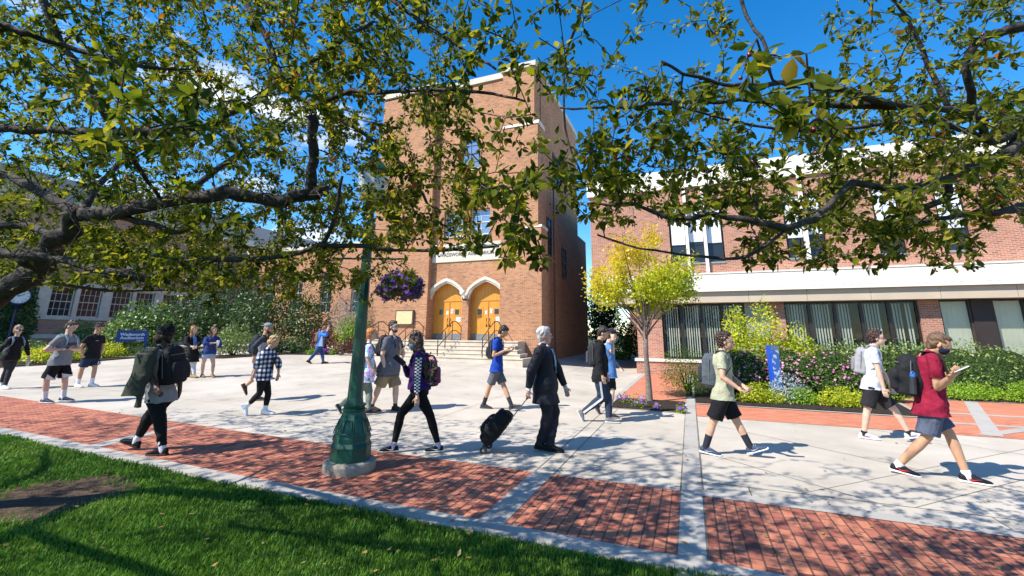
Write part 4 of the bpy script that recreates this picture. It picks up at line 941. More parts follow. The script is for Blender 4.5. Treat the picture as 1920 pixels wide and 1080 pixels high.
# ------------------------------------------------------------------ patterned cloth
def plaid():
    m=M('plaid',.9,.1); o=m.sep(m.tc()); 
    def st(x): return m.math('GREATER_THAN',m.math('FRACT',m.math('MULTIPLY',x,11.)),.5)
    h=m.math('ADD',o[0],m.math('MULTIPLY',o[1],.6)); a=m.math('ADD',st(h),st(o[2])); m.col(m.ramp(m.math('DIVIDE',a,2.),[(0,(.012,.014,.03)),(.5,(.10,.12,.17)),(1,(.62,.64,.68))],'CONSTANT' if False else 'LINEAR')); return m.m
def tiedye():
    m=M('tie_dye',.9,.1); m.col(m.ramp(m.noise(7,detail=3,dist=2.),[(.32,(.08,.35,.65)),(.42,(.25,.65,.75)),(.5,(.75,.80,.82)),(.56,(.70,.35,.65)),(.66,(.35,.25,.65)),(.75,(.3,.65,.6))])); return m.m
def floral():
    m=M('floral_cloth',.8,.15); m.col(m.ramp(m.sep(m.voro(32,out='Color'))[0],[(.2,(.03,.02,.025)),(.4,(.45,.05,.14)),(.55,(.04,.035,.03)),(.7,(.50,.24,.05)),(.8,(.05,.14,.10)),(.92,(.55,.28,.33))],'CONSTANT')); return m.m
def twotone(c1,c2,expr):   # body block / contrast sleeve
    m=M('raglan',.85,.15); return m,c1,c2
def stripeleg(c,c2): return fabric(c)
BLK=(.012,.012,.014)
def checkstrip(p,sd,z0=.08,z1=.92):
    """white and black checker band down a sleeve"""
    k=p.k;S,E,Wr=p.S[sd],p.E[sd],p.Wr[sd]; mb=MB(); out=nrm(p.Lf*sd); pts=[]
    for t in np.linspace(z0,z1*2,23):
        if t<=1: c=S+(E-S)*t; r=.052*k*(1-t)+.043*k*t+.038; ax=nrm(E-S)
        else: c=E+(Wr-E)*(t-1); r=.045*k*(2-t)+.034*k*(t-1)+.036; ax=nrm(Wr-E)
        o=nrm(out-np.dot(out,ax)*ax); pts.append((c,o,np.cross(ax,o),r))
    W_=3
    for i in range(len(pts)-1):
        for j in range(W_):
            mb.mat((i+j)%2); q=[]
            for (ii,jj) in ((i,j),(i+1,j),(i+1,j+1),(i,j+1)):
                c,o,s_,r=pts[ii]; a=(jj/W_-.5)*1.15; q.append(c+(o*math.cos(a)+s_*math.sin(a))*r)
            mb.add(q,[(0,1,2,3)])
    mb.build('checker_stripe',[fabric((.75,.75,.75)),fabric((.015,.012,.02))],p.root,p.top_o)
def chest_patch(p,mat,name,w=.1,h=.05,z=-.2,x=0.,parent=None,front=1,inf=.03):
    mb=MB(); n=6; m=8; vs=[]
    for j in range(m+1):
        for i in range(n+1): vs.append(p.front(z+(j/m-.5)*2*h/p.k,x+(i/n-.5)*w*2,inf*1.05+.003,front))
    mb.add(vs,[(j*(n+1)+i,j*(n+1)+i+1,(j+1)*(n+1)+i+1,(j+1)*(n+1)+i) for j in range(m) for i in range(n)]); return mb.build(name,mat,p.root,parent or p.top_o)
def leg_stripe(p,mat,sd,rr=(.10,.076,.058),w=.02,name='side_stripe'):
    k=p.k; mb=MB(); pts=[]
    for t in np.linspace(.0,1.92,20):
        if t<=1: c=p.Hp[sd]+(p.K[sd]-p.Hp[sd])*t; r=rr[0]*(1-t)+rr[1]*t; ax=nrm(p.K[sd]-p.Hp[sd])
        else: c=p.K[sd]+(p.A[sd]-p.K[sd])*(t-1); r=rr[1]*(2-t)+rr[2]*(t-1); ax=nrm(p.A[sd]-p.K[sd])
        o=nrm(p.Lf*sd-np.dot(p.Lf*sd,ax)*ax); s_=np.cross(ax,o); pts+= [c+o*(r+.008)*k-s_*w, c+o*(r+.008)*k+s_*w]
    mb.add(pts,[(2*i,2*i+1,2*i+3,2*i+2) for i in range(19)]); mb.build(name,mat,p.root)
def D(e,w,k,a,**q): d=dict(e=e,w=w,k=k,a=a); d.update(q); return d
PH=dict(c=.55,pm=(0,1,-.2))
# 1 far-left woman
p=Person('woman in black jacket with grey backpack straps, walking in at the far left edge',Hh=1.66,hd=-58,head=(35,619),neck=(32,633),pel=(20,670),fem=True,sk=LT,nod=8,vox=.012,
 L=D((50,652),(54,668),(17,698),(9,723,.09)),R=D((6,650),(-4,664),(13,692),(3,717,.15)),foot=(0,-35))
p.body(); p.hair((.33,.20,.10),'bun',seed=1); p.top(fabric(BLK),1.92,.02,-.12,name='jacket'); p.pants(fabric((.035,.033,.036)),inf=.005,name='leggings'); p.shoes((.55,.55,.55)); p.glasses(sun=True)
p.backpack('grey backpack of the woman in black at the far left edge',(.16,.18,.20),strapc=(.20,.24,.28),size=(.14,.09,.2))
hb=p.hand_c[1]; rb=Root('clear_bottle',hb-UP*.16,'clear plastic bottle dangling from the hand of the far left woman','bottle'); mb=MB(); mb.tube([hb-UP*.17,hb-UP*.16,hb-UP*.05,hb-UP*.02],[.02,.034,.034,.016],10); mb.build('bottle_body',simple('clear_plastic',(.5,.5,.5),.1,.6),rb); mb=MB(); mb.tube([hb-UP*.02,hb+UP*.0],.016,8); mb.build('lid',simple('lid_white',(.6,.6,.6),.4),rb)
# 2 grey T-shirt with phone
p=Person('young man in grey T-shirt and black shorts with white panels, reading his phone',Hh=1.80,hd=-38,head=(135,612),neck=(128,629),pel=(113,677),sk=LT,nod=32,vox=.011,wide=1.08,
 L=D((147,655),(135,655),(122,711),(119,745,.09),ws=-1,**PH),R=D((86,656),(116,655),(87,714),(84,748,.09),es=0,ws=-1,**PH),foot=(0,0),fh=(8,-8))
p.body(); p.hair((.05,.032,.022),'short',.97); p.top(fabric((.19,.20,.215)),.62,.022,-.16,.02); chest_patch(p,fabric((.05,.055,.07)),'print',.13,.035,-.19); p.shorts(fabric((.010,.010,.012)),.88,.112,.02); p.socks((.68,.68,.70),.17); p.shoes((.04,.05,.08),(.6,.62,.66))
for sd in (1,-1):
    o=p.Hp[sd]+(p.K[sd]-p.Hp[sd])*.80; mb=MB(); ax=nrm(p.K[sd]-p.Hp[sd]); f=nrm(p.F-np.dot(p.F,ax)*ax); l=np.cross(ax,f); vs=[]
    for t,rr in ((-.075,.130),(.03,.132)):
        for an in np.linspace(-1.2,1.2,9): vs.append(o+ax*(t if t>0 else t*(abs(an)/1.2))+(f*math.cos(an)+l*math.sin(an))*rr*p.k)
    mb.add(vs,[(i,i+1,10+i,9+i) for i in range(8)]); mb.build('white_panel',fabric((.62,.60,.62)),p.root)
p.phone('dark phone in both hands of the grey T-shirt man at left',-1); p.backpack('pale grey backpack straps over the grey T-shirt at left',(.18,.21,.25),strapc=(.34,.42,.50),size=(.14,.09,.21))
# 3 black T-shirt
p=Person('young man in black T-shirt and navy shorts, hands in pockets, beside the grey T-shirt man',Hh=1.75,hd=-50,head=(187,613),neck=(180,628),pel=(171,669),sk=TN,nod=35,vox=.011,wide=1.04,
 L=D((193,652),(188,666),(178,690),(172,719,.09)),R=D((152,651),(156,667),(153,693),(146,720,.09)),fh=(10,-10))
p.body(); p.hair((.02,.014,.012),'curly',.98,seed=4); p.top(fabric((.013,.013,.015)),.6,.02,-.08,.01); p.shorts(fabric((.018,.032,.065)),.72,.112,.022); p.socks((.72,.72,.74),.15); p.shoes((.68,.68,.68)); chest_patch(p,fabric((.3,.3,.3)),'print',.04,.008,-.16,-.05)
tt=text_mesh('13',.11,.006); tt.materials.append(fabric((.6,.6,.6))); sd=1; c0=p.Hp[sd]+(p.K[sd]-p.Hp[sd])*.45+p.F*.132+p.Lf*.02
Rm=Matrix(((p.Lf[0],0,p.F[0],0),(p.Lf[1],0,p.F[1],0),(p.Lf[2],1,p.F[2],0),(0,0,0,1))); tt.transform(Rm); o=bpy.data.objects.new('number_print',tt); lnk(o,p.root.o); o.location=tuple(c0-p.base)
# 4 beanie
p=Person('man in black beanie with a dark green jacket over one shoulder, walking left',Hh=1.80,hd=140,head=(307,632),neck=(303,650),pel=(303,740),sk=DK,look=165,nod=6,vox=.010,
 L=D((280,702),(292,726),(300,783),(305,841,.09),es=-1),R=D((341,708),(337,735),(281,780),(256,826,.13),hd=(-.3,-1,0),c=.9),foot=(0,18))
p.body(); p.hair((.012,.010,.010),'short',.97); p.cap((.012,.012,.013),True); p.top(fabric((.25,.25,.26)),.6,.02,-.14,.015); p.pants(fabric((.010,.010,.011)),(.066,.054,.040),.016,.93,amp=.011); p.socks((.66,.66,.70),.17); p.shoes((.010,.010,.011),(.02,.02,.02),lace=(.02,.02,.02)); p.mask((.015,.015,.018))
p.backpack('big black backpack on the back of the man in the beanie',(.014,.015,.018),(.018,.019,.024),(.185,.13,.27),z=-.27,strapc=(.02,.022,.03))
jr=p.root; k=p.k; S=p.S[1]; jb=-p.F; 
def jfn(co,no): 
    return wrinkle(.014,.7,9)(co,no)
c1=S+UP*.07; c2=S-UP*.30+p.Lf*.06-p.F*.02; c3=S-UP*.58+p.Lf*.11+p.F*.04
fuse('jacket',[p_loft([(c1+p.Lf*-.04,nrm(p.F),nrm(p.Lf),.10,.05),(S+p.Lf*.05-UP*.02,nrm(p.F),nrm(p.Lf),.135,.085),(c2,nrm(p.F),nrm(p.Lf),.14,.085),(c3-UP*.0,nrm(p.F),nrm(p.Lf),.145,.055)],20,2.6),p_caps(c2-p.F*.05,S-UP*.72+p.Lf*.10-p.F*.07,.055,.042,flat1=True),p_loft([(S+UP*.06-p.Lf*.05,p.F,p.Lf,.11,.04),(S+UP*.03+p.Lf*.03,p.F,p.Lf,.12,.06)],16,2.4)],.012,fabric((.050,.055,.042)),p.root,smooth=2,fn=jfn)
# 5,6 two women chatting
p=Person('red haired woman in long black cardigan and pale blue top, smiling toward her friend',Hh=1.68,hd=-65,head=(365,616),neck=(362,630),pel=(361,666),fem=True,sk=LT,look=-45,vox=.012,
 L=D((374,645),(367,651),(363,686),(364,703,.09),ws=-1),R=D((348,645),(360,650),(358,686),(357,702,.09),ws=-1))
p.body(); p.hair((.38,.14,.05),'sides',longl=.10,seed=2); p.top(fabric(BLK),1.75,.024,-.35,.02,name='cardigan'); chest_patch(p,fabric((.14,.22,.42)),'top_panel',.055,.17,-.2,inf=.04); p.pants(fabric((.55,.55,.58)),inf=.006); p.shoes((.30,.19,.10),(.25,.15,.09),lace=None)
p=Person('brown haired woman in navy sweatshirt and denim shorts carrying a white cup',Hh=1.66,hd=-68,head=(402,619),neck=(398,631),pel=(392,661),fem=True,sk=MD,look=-60,vox=.012,wide=1.1,
 L=D((413,645),(411,660),(400,682),(398,702,.09)),R=D((384,645),(402,643),(381,682),(379,702,.09),ws=-1,c=.9,pm=(1,0,0)))
p.body(); p.hair((.12,.05,.03),'sides',longl=.16,seed=3); p.top(fabric((.022,.04,.14)),1.55,.026,-.10,.0,name='sweatshirt',hood=True); p.shorts(fabric((.25,.33,.50)),.38,.115,.016); p.shoes((.28,.18,.10),(.2,.12,.07),lace=None)
cc=p.hand_c[-1]; rc=Root('paper_cup',cc-UP*.05,'white paper cup in the hand of the navy sweatshirt woman','cup'); mb=MB(); mb.lathe([(.03,-.06),(.041,.08)],cc,12); mb.build('cup_body',simple('paper_white',(.75,.75,.75),.6),rc); mb=MB(); mb.lathe([(.044,.08),(.042,.095),(.03,.1)],cc,12); mb.build('lid',simple('lid_grey',(.6,.6,.6),.5),rc)
# 7 man with cap behind plaid woman
p=Person('bearded man in grey backwards cap and grey raglan shirt, walking behind the blonde woman',Hh=1.80,hd=-12,head=(503,616),neck=(496,630),pel=(489,680),sk=TN,nod=12,vox=.011,
 L=D((508,652),(512,668),(490,714),(484,744,.09)),R=D((477,650),(476,670),(478,708),(461,723,.36)),foot=(0,-60))
p.body(); p.cap((.22,.23,.24),back=True); p.beard((.03,.02,.015)); p.top(fabric((.33,.34,.37)),.3,.018,-.10,.01); p.top(fabric((.04,.045,.055)),1.85,.022,.75,0,name='raglan_sleeves'); p.shorts(fabric((.05,.07,.11)),.85,.105,.02); p.shoes((.02,.02,.022),(.35,.18,.10),lace=None); p.glasses(sun=True)
p.backpack('dark backpack with dangling straps on the man in the cap',(.03,.035,.045),(.05,.055,.065),(.15,.12,.23))
# 8 blonde woman in plaid
p=Person('blonde woman in open navy plaid shirt, black leggings and white trainers, looking down',Hh=1.66,hd=-22,head=(513,641),neck=(504,655),pel=(495,706),fem=True,sk=MD,nod=38,vox=.010,
 L=D((523,681),(522,701),(503,738),(497,769,.09),hd=(-.1,-1,0)),R=D((484,680),(476,700),(487,737),(462,762,.18),hd=(-.2,-1,0)),foot=(0,-62))
p.body(); p.hair((.48,.30,.14),'bun',1.02,seed=5); p.top(fabric((.012,.012,.014)),.0001,.012,-.1,name='tank_top'); p.top(plaid(),1.55,.036,-.10,.05,name='plaid_shirt',r1=.062,amp=.014); chest_patch(p,fabric((.012,.012,.014)),'tank_front',.045,.17,-.3,inf=.034)
p.pants(fabric((.012,.012,.013)),(.056,.05,.038),.005,.88,name='leggings',amp=.003); p.shoes((.72,.74,.78),(.75,.76,.8),hi=.02,lace=(.7,.7,.7)); p.socks((.7,.7,.7),.10)
# 9 far man
p=Person('man in blue and white hooded top and jeans with brown backpack, by the flower bed',Hh=1.74,hd=2,head=(609,617),neck=(603,623),pel=(600,648),sk=LT,nod=30,vox=.014,
 L=D((612,628),(614,620),(604,663),(606,678,.09)),R=D((611,629),(614,619),(591,662),(579,676,.13)),foot=(8,-25))
p.body(); p.hair((.18,.08,.04),'short',seed=6); p.top(fabric((.04,.16,.60)),1.85,.026,-.08,name='hooded_top',hood=True); p.pants(fabric((.025,.06,.14)),inf=.012,name='jeans'); p.shoes((.04,.025,.02),(.03,.02,.02))
mb=MB(); 
def sidepatch(p,mat,name):
    k=p.k;U=nrm(p.neck-p.pel); mb=MB(); vs=[p.pel-p.Lf*.195*k*1.0+p.F*x*k+U*z*k for x,z in ((-.07,-.02),(.09,-.02),(.045,.40),(0,.42))]; vs=vs+[v-p.Lf*.01 for v in vs]; mb.add(vs,[(3,2,1,0),(4,5,6,7),(0,1,5,4),(1,2,6,5),(2,3,7,6),(3,0,4,7)]); mb.build(name,mat,p.root,p.top_o)
sidepatch(p,fabric((.7,.72,.78)),'white_side_panel')
p.backpack('brown backpack on the far man in blue by the flower bed',(.20,.13,.08),(.24,.16,.10),(.13,.09,.21))
# 10 tie dye behind lamp
p=Person('ginger haired walker in tie-dye T-shirt and sage trousers, half hidden by the lamp post',Hh=1.66,hd=6,head=(697,627),neck=(691,644),pel=(689,703),fem=True,sk=LT,vox=.011,
 L=D((700,676),(705,692),(692,738),(691,769,.09)),R=D((690,676),(699,692),(670,737),(637,761,.15)),foot=(0,-55))
p.body(); p.hair((.50,.19,.05),'short',1.03,seed=7); p.top(tiedye(),.75,.028,-.22,.02); p.pants(fabric((.17,.20,.16)),(.064,.056,.046),.014); p.shoes((.03,.028,.03),(.62,.58,.52)); p.glasses()
p.backpack('black backpack behind the lamp post on the tie-dye walker',(.02,.021,.024),size=(.15,.12,.22),z=-.26)
# 11 big man
p=Person('large bearded man in grey graphic T-shirt and khaki cargo shorts',Hh=1.84,hd=-28,head=(738,613),neck=(736,631),pel=(729,692),sk=LT,look=-42,vox=.011,wide=1.36,
 L=D((757,664),(747,683),(742,727),(741,762,.09),ws=-1,c=.9),R=D((716,668),(722,692),(711,724),(697,762,.09)),fh=(5,0))
p.body(); p.hair((.05,.03,.02),'short',.98,seed=8); p.beard((.05,.03,.02)); p.glasses(); p.top(fabric((.115,.115,.135)),.68,.028,-.20,.02,r1=.095); p.shorts(fabric((.27,.20,.12)),.92,.115,.022,amp=.012); p.shoes((.04,.028,.02),(.05,.04,.03)); p.socks((.03,.03,.03),.06)
q=M('shirt_graphic',.9,.1); q.col(q.ramp(q.noise(5,detail=2,dist=1),[(.4,(.05,.16,.38)),(.48,(.50,.16,.03)),(.55,(.62,.30,.06)),(.62,(.10,.30,.42))])); chest_patch(p,q.m,'graphic',.06,.15,-.27,.05,inf=.030)
tt=text_mesh('L',.12,.004); 
p.backpack('black backpack on the large man in grey',(.02,.02,.024),size=(.17,.12,.24))
kc=p.hand_c[1]-UP*.05; rk=Root('white_bottle',kc-UP*.08,'small white bottle hanging from a strap in the large man\'s hand','bottle'); mb=MB(); mb.lathe([(.03,-.10),(.034,-.02),(.02,0),(.018,.02)],kc,10); mb.build('bottle_body',simple('white_plastic',(.7,.7,.7),.4),rk); mb=MB(); mb.tube([kc+UP*.02,kc+UP*.09],.004,5); mb.build('strap',fabric(BLK),rk)
# 12 purple sweater
p=Person('long haired woman in purple sweater with a checkered sleeve and black leggings',Hh=1.70,hd=178,head=(778,641),neck=(787,658),pel=(786,728),fem=True,sk=LT,look=190,nod=14,vox=.009,wide=1.10,
 L=D((783,707),(782,746),(806,778),(822,836,.09),es=-1,ws=0,hd=(.02,-1,-.1),c=.5),R=D((764,703),(756,681),(752,776),(738,836,.09),es=1,c=.8,pm=(0,1,0)))
p.body(); p.hair((.035,.018,.014),'long',1.02,longl=.28,seed=9,side=0.); p.mask((.20,.32,.42)); p.top(fabric((.034,.013,.088)),1.88,.030,-.02,.0,name='sweater',amp=.010); checkstrip(p,1)
p.pants(fabric((.008,.008,.009)),(.058,.052,.036),.006,.92,name='leggings',amp=.003); p.socks((.40,.38,.50),.06); p.shoes((.012,.012,.02),(.60,.56,.50),mark=(.65,.65,.65))
p.phone_at('dark blue phone held up by the woman in purple',749,675,(-.75,.62,0),(.02,.07,.16),(.045,.10),-.05)
p.backpack('flower patterned backpack on the woman in purple',(.03,.03,.03),(.2,.05,.08),(.15,.12,.23),mat=floral(),z=-.30)
# 13 blue T-shirt with phone
p=Person('young man in bright blue T-shirt reading his phone in front of the steps',Hh=1.77,hd=-8,head=(944,622),neck=(934,634),pel=(931,690),sk=TN,nod=34,vox=.010,
 L=D((945,665),(957,658),(946,727),(959,760,.12),es=1,**PH),R=D((925,668),(948,657),(917,727),(907,758,.09),es=-1,**PH),foot=(18,-4))
p.body(); p.hair((.018,.014,.012),'short',1.02,seed=10); p.top(fabric((.012,.05,.30)),.62,.020,-.12,.02); p.shorts(fabric((.10,.105,.12)),.74,.108,.02); p.socks((.03,.032,.04),.19); p.shoes((.045,.045,.055),(.07,.07,.08),lace=(.1,.1,.1)); p.phone('dark phone read by the blue T-shirt man',-1,off=(.03,.0,0))
p.backpack('black backpack on the blue T-shirt man',(.022,.024,.028),size=(.14,.10,.22),z=-.26)
tt=text_mesh('HC',.09,.003); tt.materials.append(fabric((.5,.55,.65))); tt.transform(Matrix(((p.Lf[0],0,p.F[0],0),(p.Lf[1],0,p.F[1],0),(p.Lf[2],1,p.F[2],0),(0,0,0,1)))); o=bpy.data.objects.new('chest_print',tt); lnk(o,p.root.o); o.location=tuple(p.front(-.22,-.03,.026)-p.base)
# 14 suit with rolling bag
p=Person('white haired man in dark suit and pale blue tie pulling a black rolling bag',Hh=1.80,hd=-16,look=0,head=(1021,630),neck=(1020,648),pel=(1023,724),sk=(.62,.33,.26),vox=.009,wide=1.10,
 L=D((1050,701),(1060,726),(1040,775),(1031,834,.09),es=1,hd=(.3,-1,0),c=.6),R=D((996,697),(991,731),(1027,780),(1012,831,.10),es=-1,hd=(-.1,-1,0),c=1.0),foot=(0,-3))
p.body(); p.hair((.60,.57,.53),'short',.96,seed=11); p.glasses((.25,.25,.27))
p.top(fabric((.62,.68,.75)),.2,.012,0,name='dress_shirt'); ja=fabric((.014,.015,.022),.6); p.top(ja,1.90,.034,-.40,.03,name='suit_jacket',amp=.0045,r1=.05)
chest_patch(p,fabric((.62,.68,.75)),'shirt_front',.040,.13,-.17,inf=.037); chest_patch(p,fabric((.16,.42,.50)),'tie',.020,.18,-.22,inf=.042)
q=MB(); k=p.k
for sd in (1,-1):
    vs=[p.front(z,sd*x,.045) for x,z in ((.050,-.06),(.10,-.10),(.085,-.22),(.012,-.42),(.020,-.25),(.030,-.12))]; q.add(vs,[(0,1,2,3,4,5)])
q.build('lapel',ja,p.root,p.top_o); q=MB()
for sd in (1,-1): V,Fc=p_caps(p.neck+UP*.02*k-p.F*.05*k+p.Lf*.04*sd*k,p.neck+p.F*.06*k-UP*.005*k+p.Lf*.035*sd*k,.022,.018,8); q.add(V,Fc)
q.build('collar',fabric((.62,.68,.75)),p.root)
p.pants(ja,(.066,.060,.056),.018,1.05,amp=.014,thigh=.008); p.shoes((.008,.008,.009),(.012,.012,.012),lace=None)
for sd in (1,-1):
    E,Wr=p.E[sd],p.Wr[sd]; d=nrm(Wr-E); fuse('shirt_cuff',[p_caps(Wr-d*.02,Wr+d*.012,.036,.037,flat0=True,flat1=True)],.007,fabric((.25,.60,.72)) if sd>0 else fabric((.62,.68,.75)),p.root,smooth=0)
# rolling bag
hh=p.hand_c[-1]; n=p.n; gd=proj_plane(912,838,p.base,n,-.12); gd[2]=0.; hd_=hh; 
ax=nrm(hd_-(gd+UP*.05)); sdv=nrm(np.cross(ax,UP)); fr=np.cross(sdv,ax); fr=fr if fr[2]>0 else -fr   # fr: upper side normal
rt=Root('rolling_bag',gd,'black wheeled fabric bag pulled along by the man in the suit','rolling bag')
b0=gd+UP*.06+ax*.05; cb_=fabric((.010,.010,.011),.7)
fuse('bag_body',[p_loft([(b0+ax*t+fr*o_,sdv,fr,w_,h_) for t,o_,w_,h_ in ((.0,.05,.15,.07),(.03,.07,.18,.11),(.20,.09,.19,.145),(.36,.08,.18,.13),(.50,.06,.16,.10),(.545,.05,.12,.07))],24,3.),p_ell(b0+ax*.22+fr*.20,(.17,.15,.07),ax,sdv,fr,pw=2.4),p_ell(b0+ax*.40+fr*.14,(.13,.14,.07),ax,sdv,fr,pw=2.4)],.011,cb_,rt,smooth=2,fn=wrinkle(.014,1.,12))
q=MB()
for sd in (1,-1): q.tube([b0+ax*.1-fr*.03+sdv*.06*sd,hh-sdv*0+sdv*.045*sd-ax*.03],.007,6)
q.build('telescopic_handle',simple('alu',(.35,.35,.36),.35,.5,metal=.8),rt); q=MB(); q.tube([hh-ax*.03+sdv*.06,hh-ax*.03-sdv*.06],.013,8); q.build('grip',simple('grip_black',(.02,.02,.02),.5),rt)
for off in (0.,.0):
    pass
for sd in (1,-1):
    for tt_,rr in ((.0,.05),):
        c0=gd+UP*.05+sdv*sd*.16; q=MB(); q.tube([c0-sdv*.018,c0+sdv*.018],rr,14); wh=q.build('wheel',simple('wheel_black',(.02,.02,.02),.6),rt); q=MB(); q.tube([c0-sdv*.02,c0+sdv*.02],.022,10); q.build('hub',simple('hub_grey',(.15,.15,.16),.5),rt,wh)
q=MB(); 
for i in range(3): q.tube([b0+ax*(.12+.05*i)+fr*.255+sdv*x for x in (-.1,0,.1)],.005,5)
q.build('lashing_strap',simple('strap_grey',(.12,.12,.13),.5),rt)
q=MB(); q.tube([b0+fr*.02+sdv*.14-ax*.02,b0+fr*.02-sdv*.14-ax*.02],.03,8); q.build('base_foot',simple('base_plastic',(.025,.025,.025),.5),rt)
# 15 black jacket & track pants
p=Person('young man in black jacket and navy track trousers with white stripe, dark backpack',Hh=1.76,hd=2,head=(1131,625),neck=(1123,640),pel=(1124,706),sk=MD,look=-8,nod=28,vox=.010,
 L=D((1137,680),(1139,707),(1140,744),(1142,784,.09),es=1),R=D((1123,683),(1131,711),(1129,746),(1092,774,.16),es=-1,hd=(.3,-1,0)),foot=(0,-62))
p.body(); p.hair((.022,.014,.012),'swoop',1.05,seed=12); p.top(fabric((.014,.014,.016)),1.9,.030,-.16,.0,name='jacket',amp=.011); p.pants(fabric((.028,.04,.065)),(.066,.056,.050),.018,.97,amp=.010); leg_stripe(p,fabric((.62,.64,.68)),-1,(.115,.088,.070)); p.shoes((.16,.16,.17),(.6,.6,.6))
p.backpack('dark grey backpack on the man in the black jacket',(.030,.031,.036),size=(.14,.10,.23),z=-.25)
# 16 blue shirt navy cap
p=Person('man in light blue T-shirt and navy cap rubbing his face',Hh=1.78,hd=0,head=(1147,628),neck=(1140,644),pel=(1143,702),sk=LT,nod=10,vox=.010,
 L=D((1152,680),(1162,690),(1148,735),(1142,775,.09),es=1),R=D((1149,661),(1149,640),(1133,744),(1121,762,.16),es=-1,ws=0,c=.5,hd=(.0,1,0)),foot=(0,-55))
p.body(); p.hair((.06,.03,.02),'short',.95,seed=13); p.cap((.014,.018,.035)); p.top(fabric((.08,.19,.42)),.66,.022,-.10,.02); p.shorts(fabric((.012,.012,.014)),.85,.10,.02); p.socks((.02,.02,.02),.08); p.shoes((.03,.03,.034),(.2,.2,.2))
# 17 khaki T-shirt
p=Person('young man in pale khaki T-shirt and black shorts, grey backpack, striding beside the flower bed',Hh=1.80,hd=-4,head=(1360,640),neck=(1353,659),pel=(1355,736),sk=MD,vox=.008,
 L=D((1374,712),(1394,724),(1383,793),(1407,838,.13),es=1,**PH),R=D((1355,708),(1383,727),(1336,794),(1323,838,.10),es=-1,**PH),foot=(22,-6))
p.body(); p.hair((.045,.025,.018),'curly',1.02,seed=14); p.top(fabric((.36,.36,.25)),.62,.022,-.16,.025); p.shorts(fabric((.010,.011,.013)),.80,.112,.022); p.socks((.022,.024,.034),.19); p.shoes((.045,.065,.11),(.66,.68,.72),mark=(.3,.35,.45))
p.phone('dark phone in the hands of the khaki T-shirt man',-1,off=(.03,0,0))
p.backpack('slate grey hiking backpack on the khaki T-shirt man',(.075,.09,.105),(.03,.034,.042),(.15,.13,.24),z=-.27)
# 18 grey-white T-shirt
p=Person('curly haired man in pale grey T-shirt behind the crimson shirt man',Hh=1.76,hd=0,head=(1644,634),neck=(1636,650),pel=(1634,722),sk=LT,vox=.009,
 L=D((1656,700),(1668,722),(1677,768),(1704,812,.14),es=1),R=D((1649,704),(1657,728),(1626,768),(1620,812,.09),es=-1,c=.4),foot=(15,0))
p.body(); p.hair((.05,.022,.016),'curly',1.08,seed=15); p.glasses(sun=True); p.top(fabric((.50,.53,.62)),.62,.022,-.10,.01); p.shorts(fabric((.022,.020,.024)),.86,.112,.024); p.shoes((.50,.52,.56),(.72,.74,.76),mark=(.3,.1,.15)); p.socks((.02,.02,.02),.04)
p.backpack('light heather grey backpack on the curly haired man',(.28,.28,.29),(.20,.20,.21),(.145,.11,.23),strapc=(.24,.25,.27),z=-.26)
# 19 crimson shirt
p=Person('man in crimson T-shirt, grey shorts and dark face mask, foremost at right',Hh=1.82,hd=8,head=(1761,646),neck=(1741,662),pel=(1744,765),sk=TN,nod=28,look=4,vox=.008,
 L=D((1771,722),(1788,703),(1780,813),(1813,890,.09),es=1,**PH),R=D((1758,727),(1781,708),(1737,820),(1684,872,.10),es=-1,**PH),foot=(0,-8),wide=1.04)
p.body(); p.hair((.13,.075,.040),'short',.98,seed=16); p.mask((.012,.018,.05)); p.top(fabric((.23,.012,.035)),.68,.024,-.12,.02,amp=.010); p.shorts(fabric((.085,.10,.145)),.84,.112,.022,amp=.010); p.socks((.70,.70,.70),.05); p.shoes((.014,.014,.018),(.74,.74,.74),mark=(.55,.03,.03),lace=(.02,.02,.02))
p.phone('white phone held out by the crimson T-shirt man',-1,(.65,.65,.67),off=(.04,.01,0))
p.backpack('black backpack with yellow tag on the crimson T-shirt man',(.016,.017,.019),(.020,.021,.024),(.165,.15,.26),z=-.29,bottle=(-1,'black bottle with blue lid in the side pocket of the crimson man\'s backpack'))
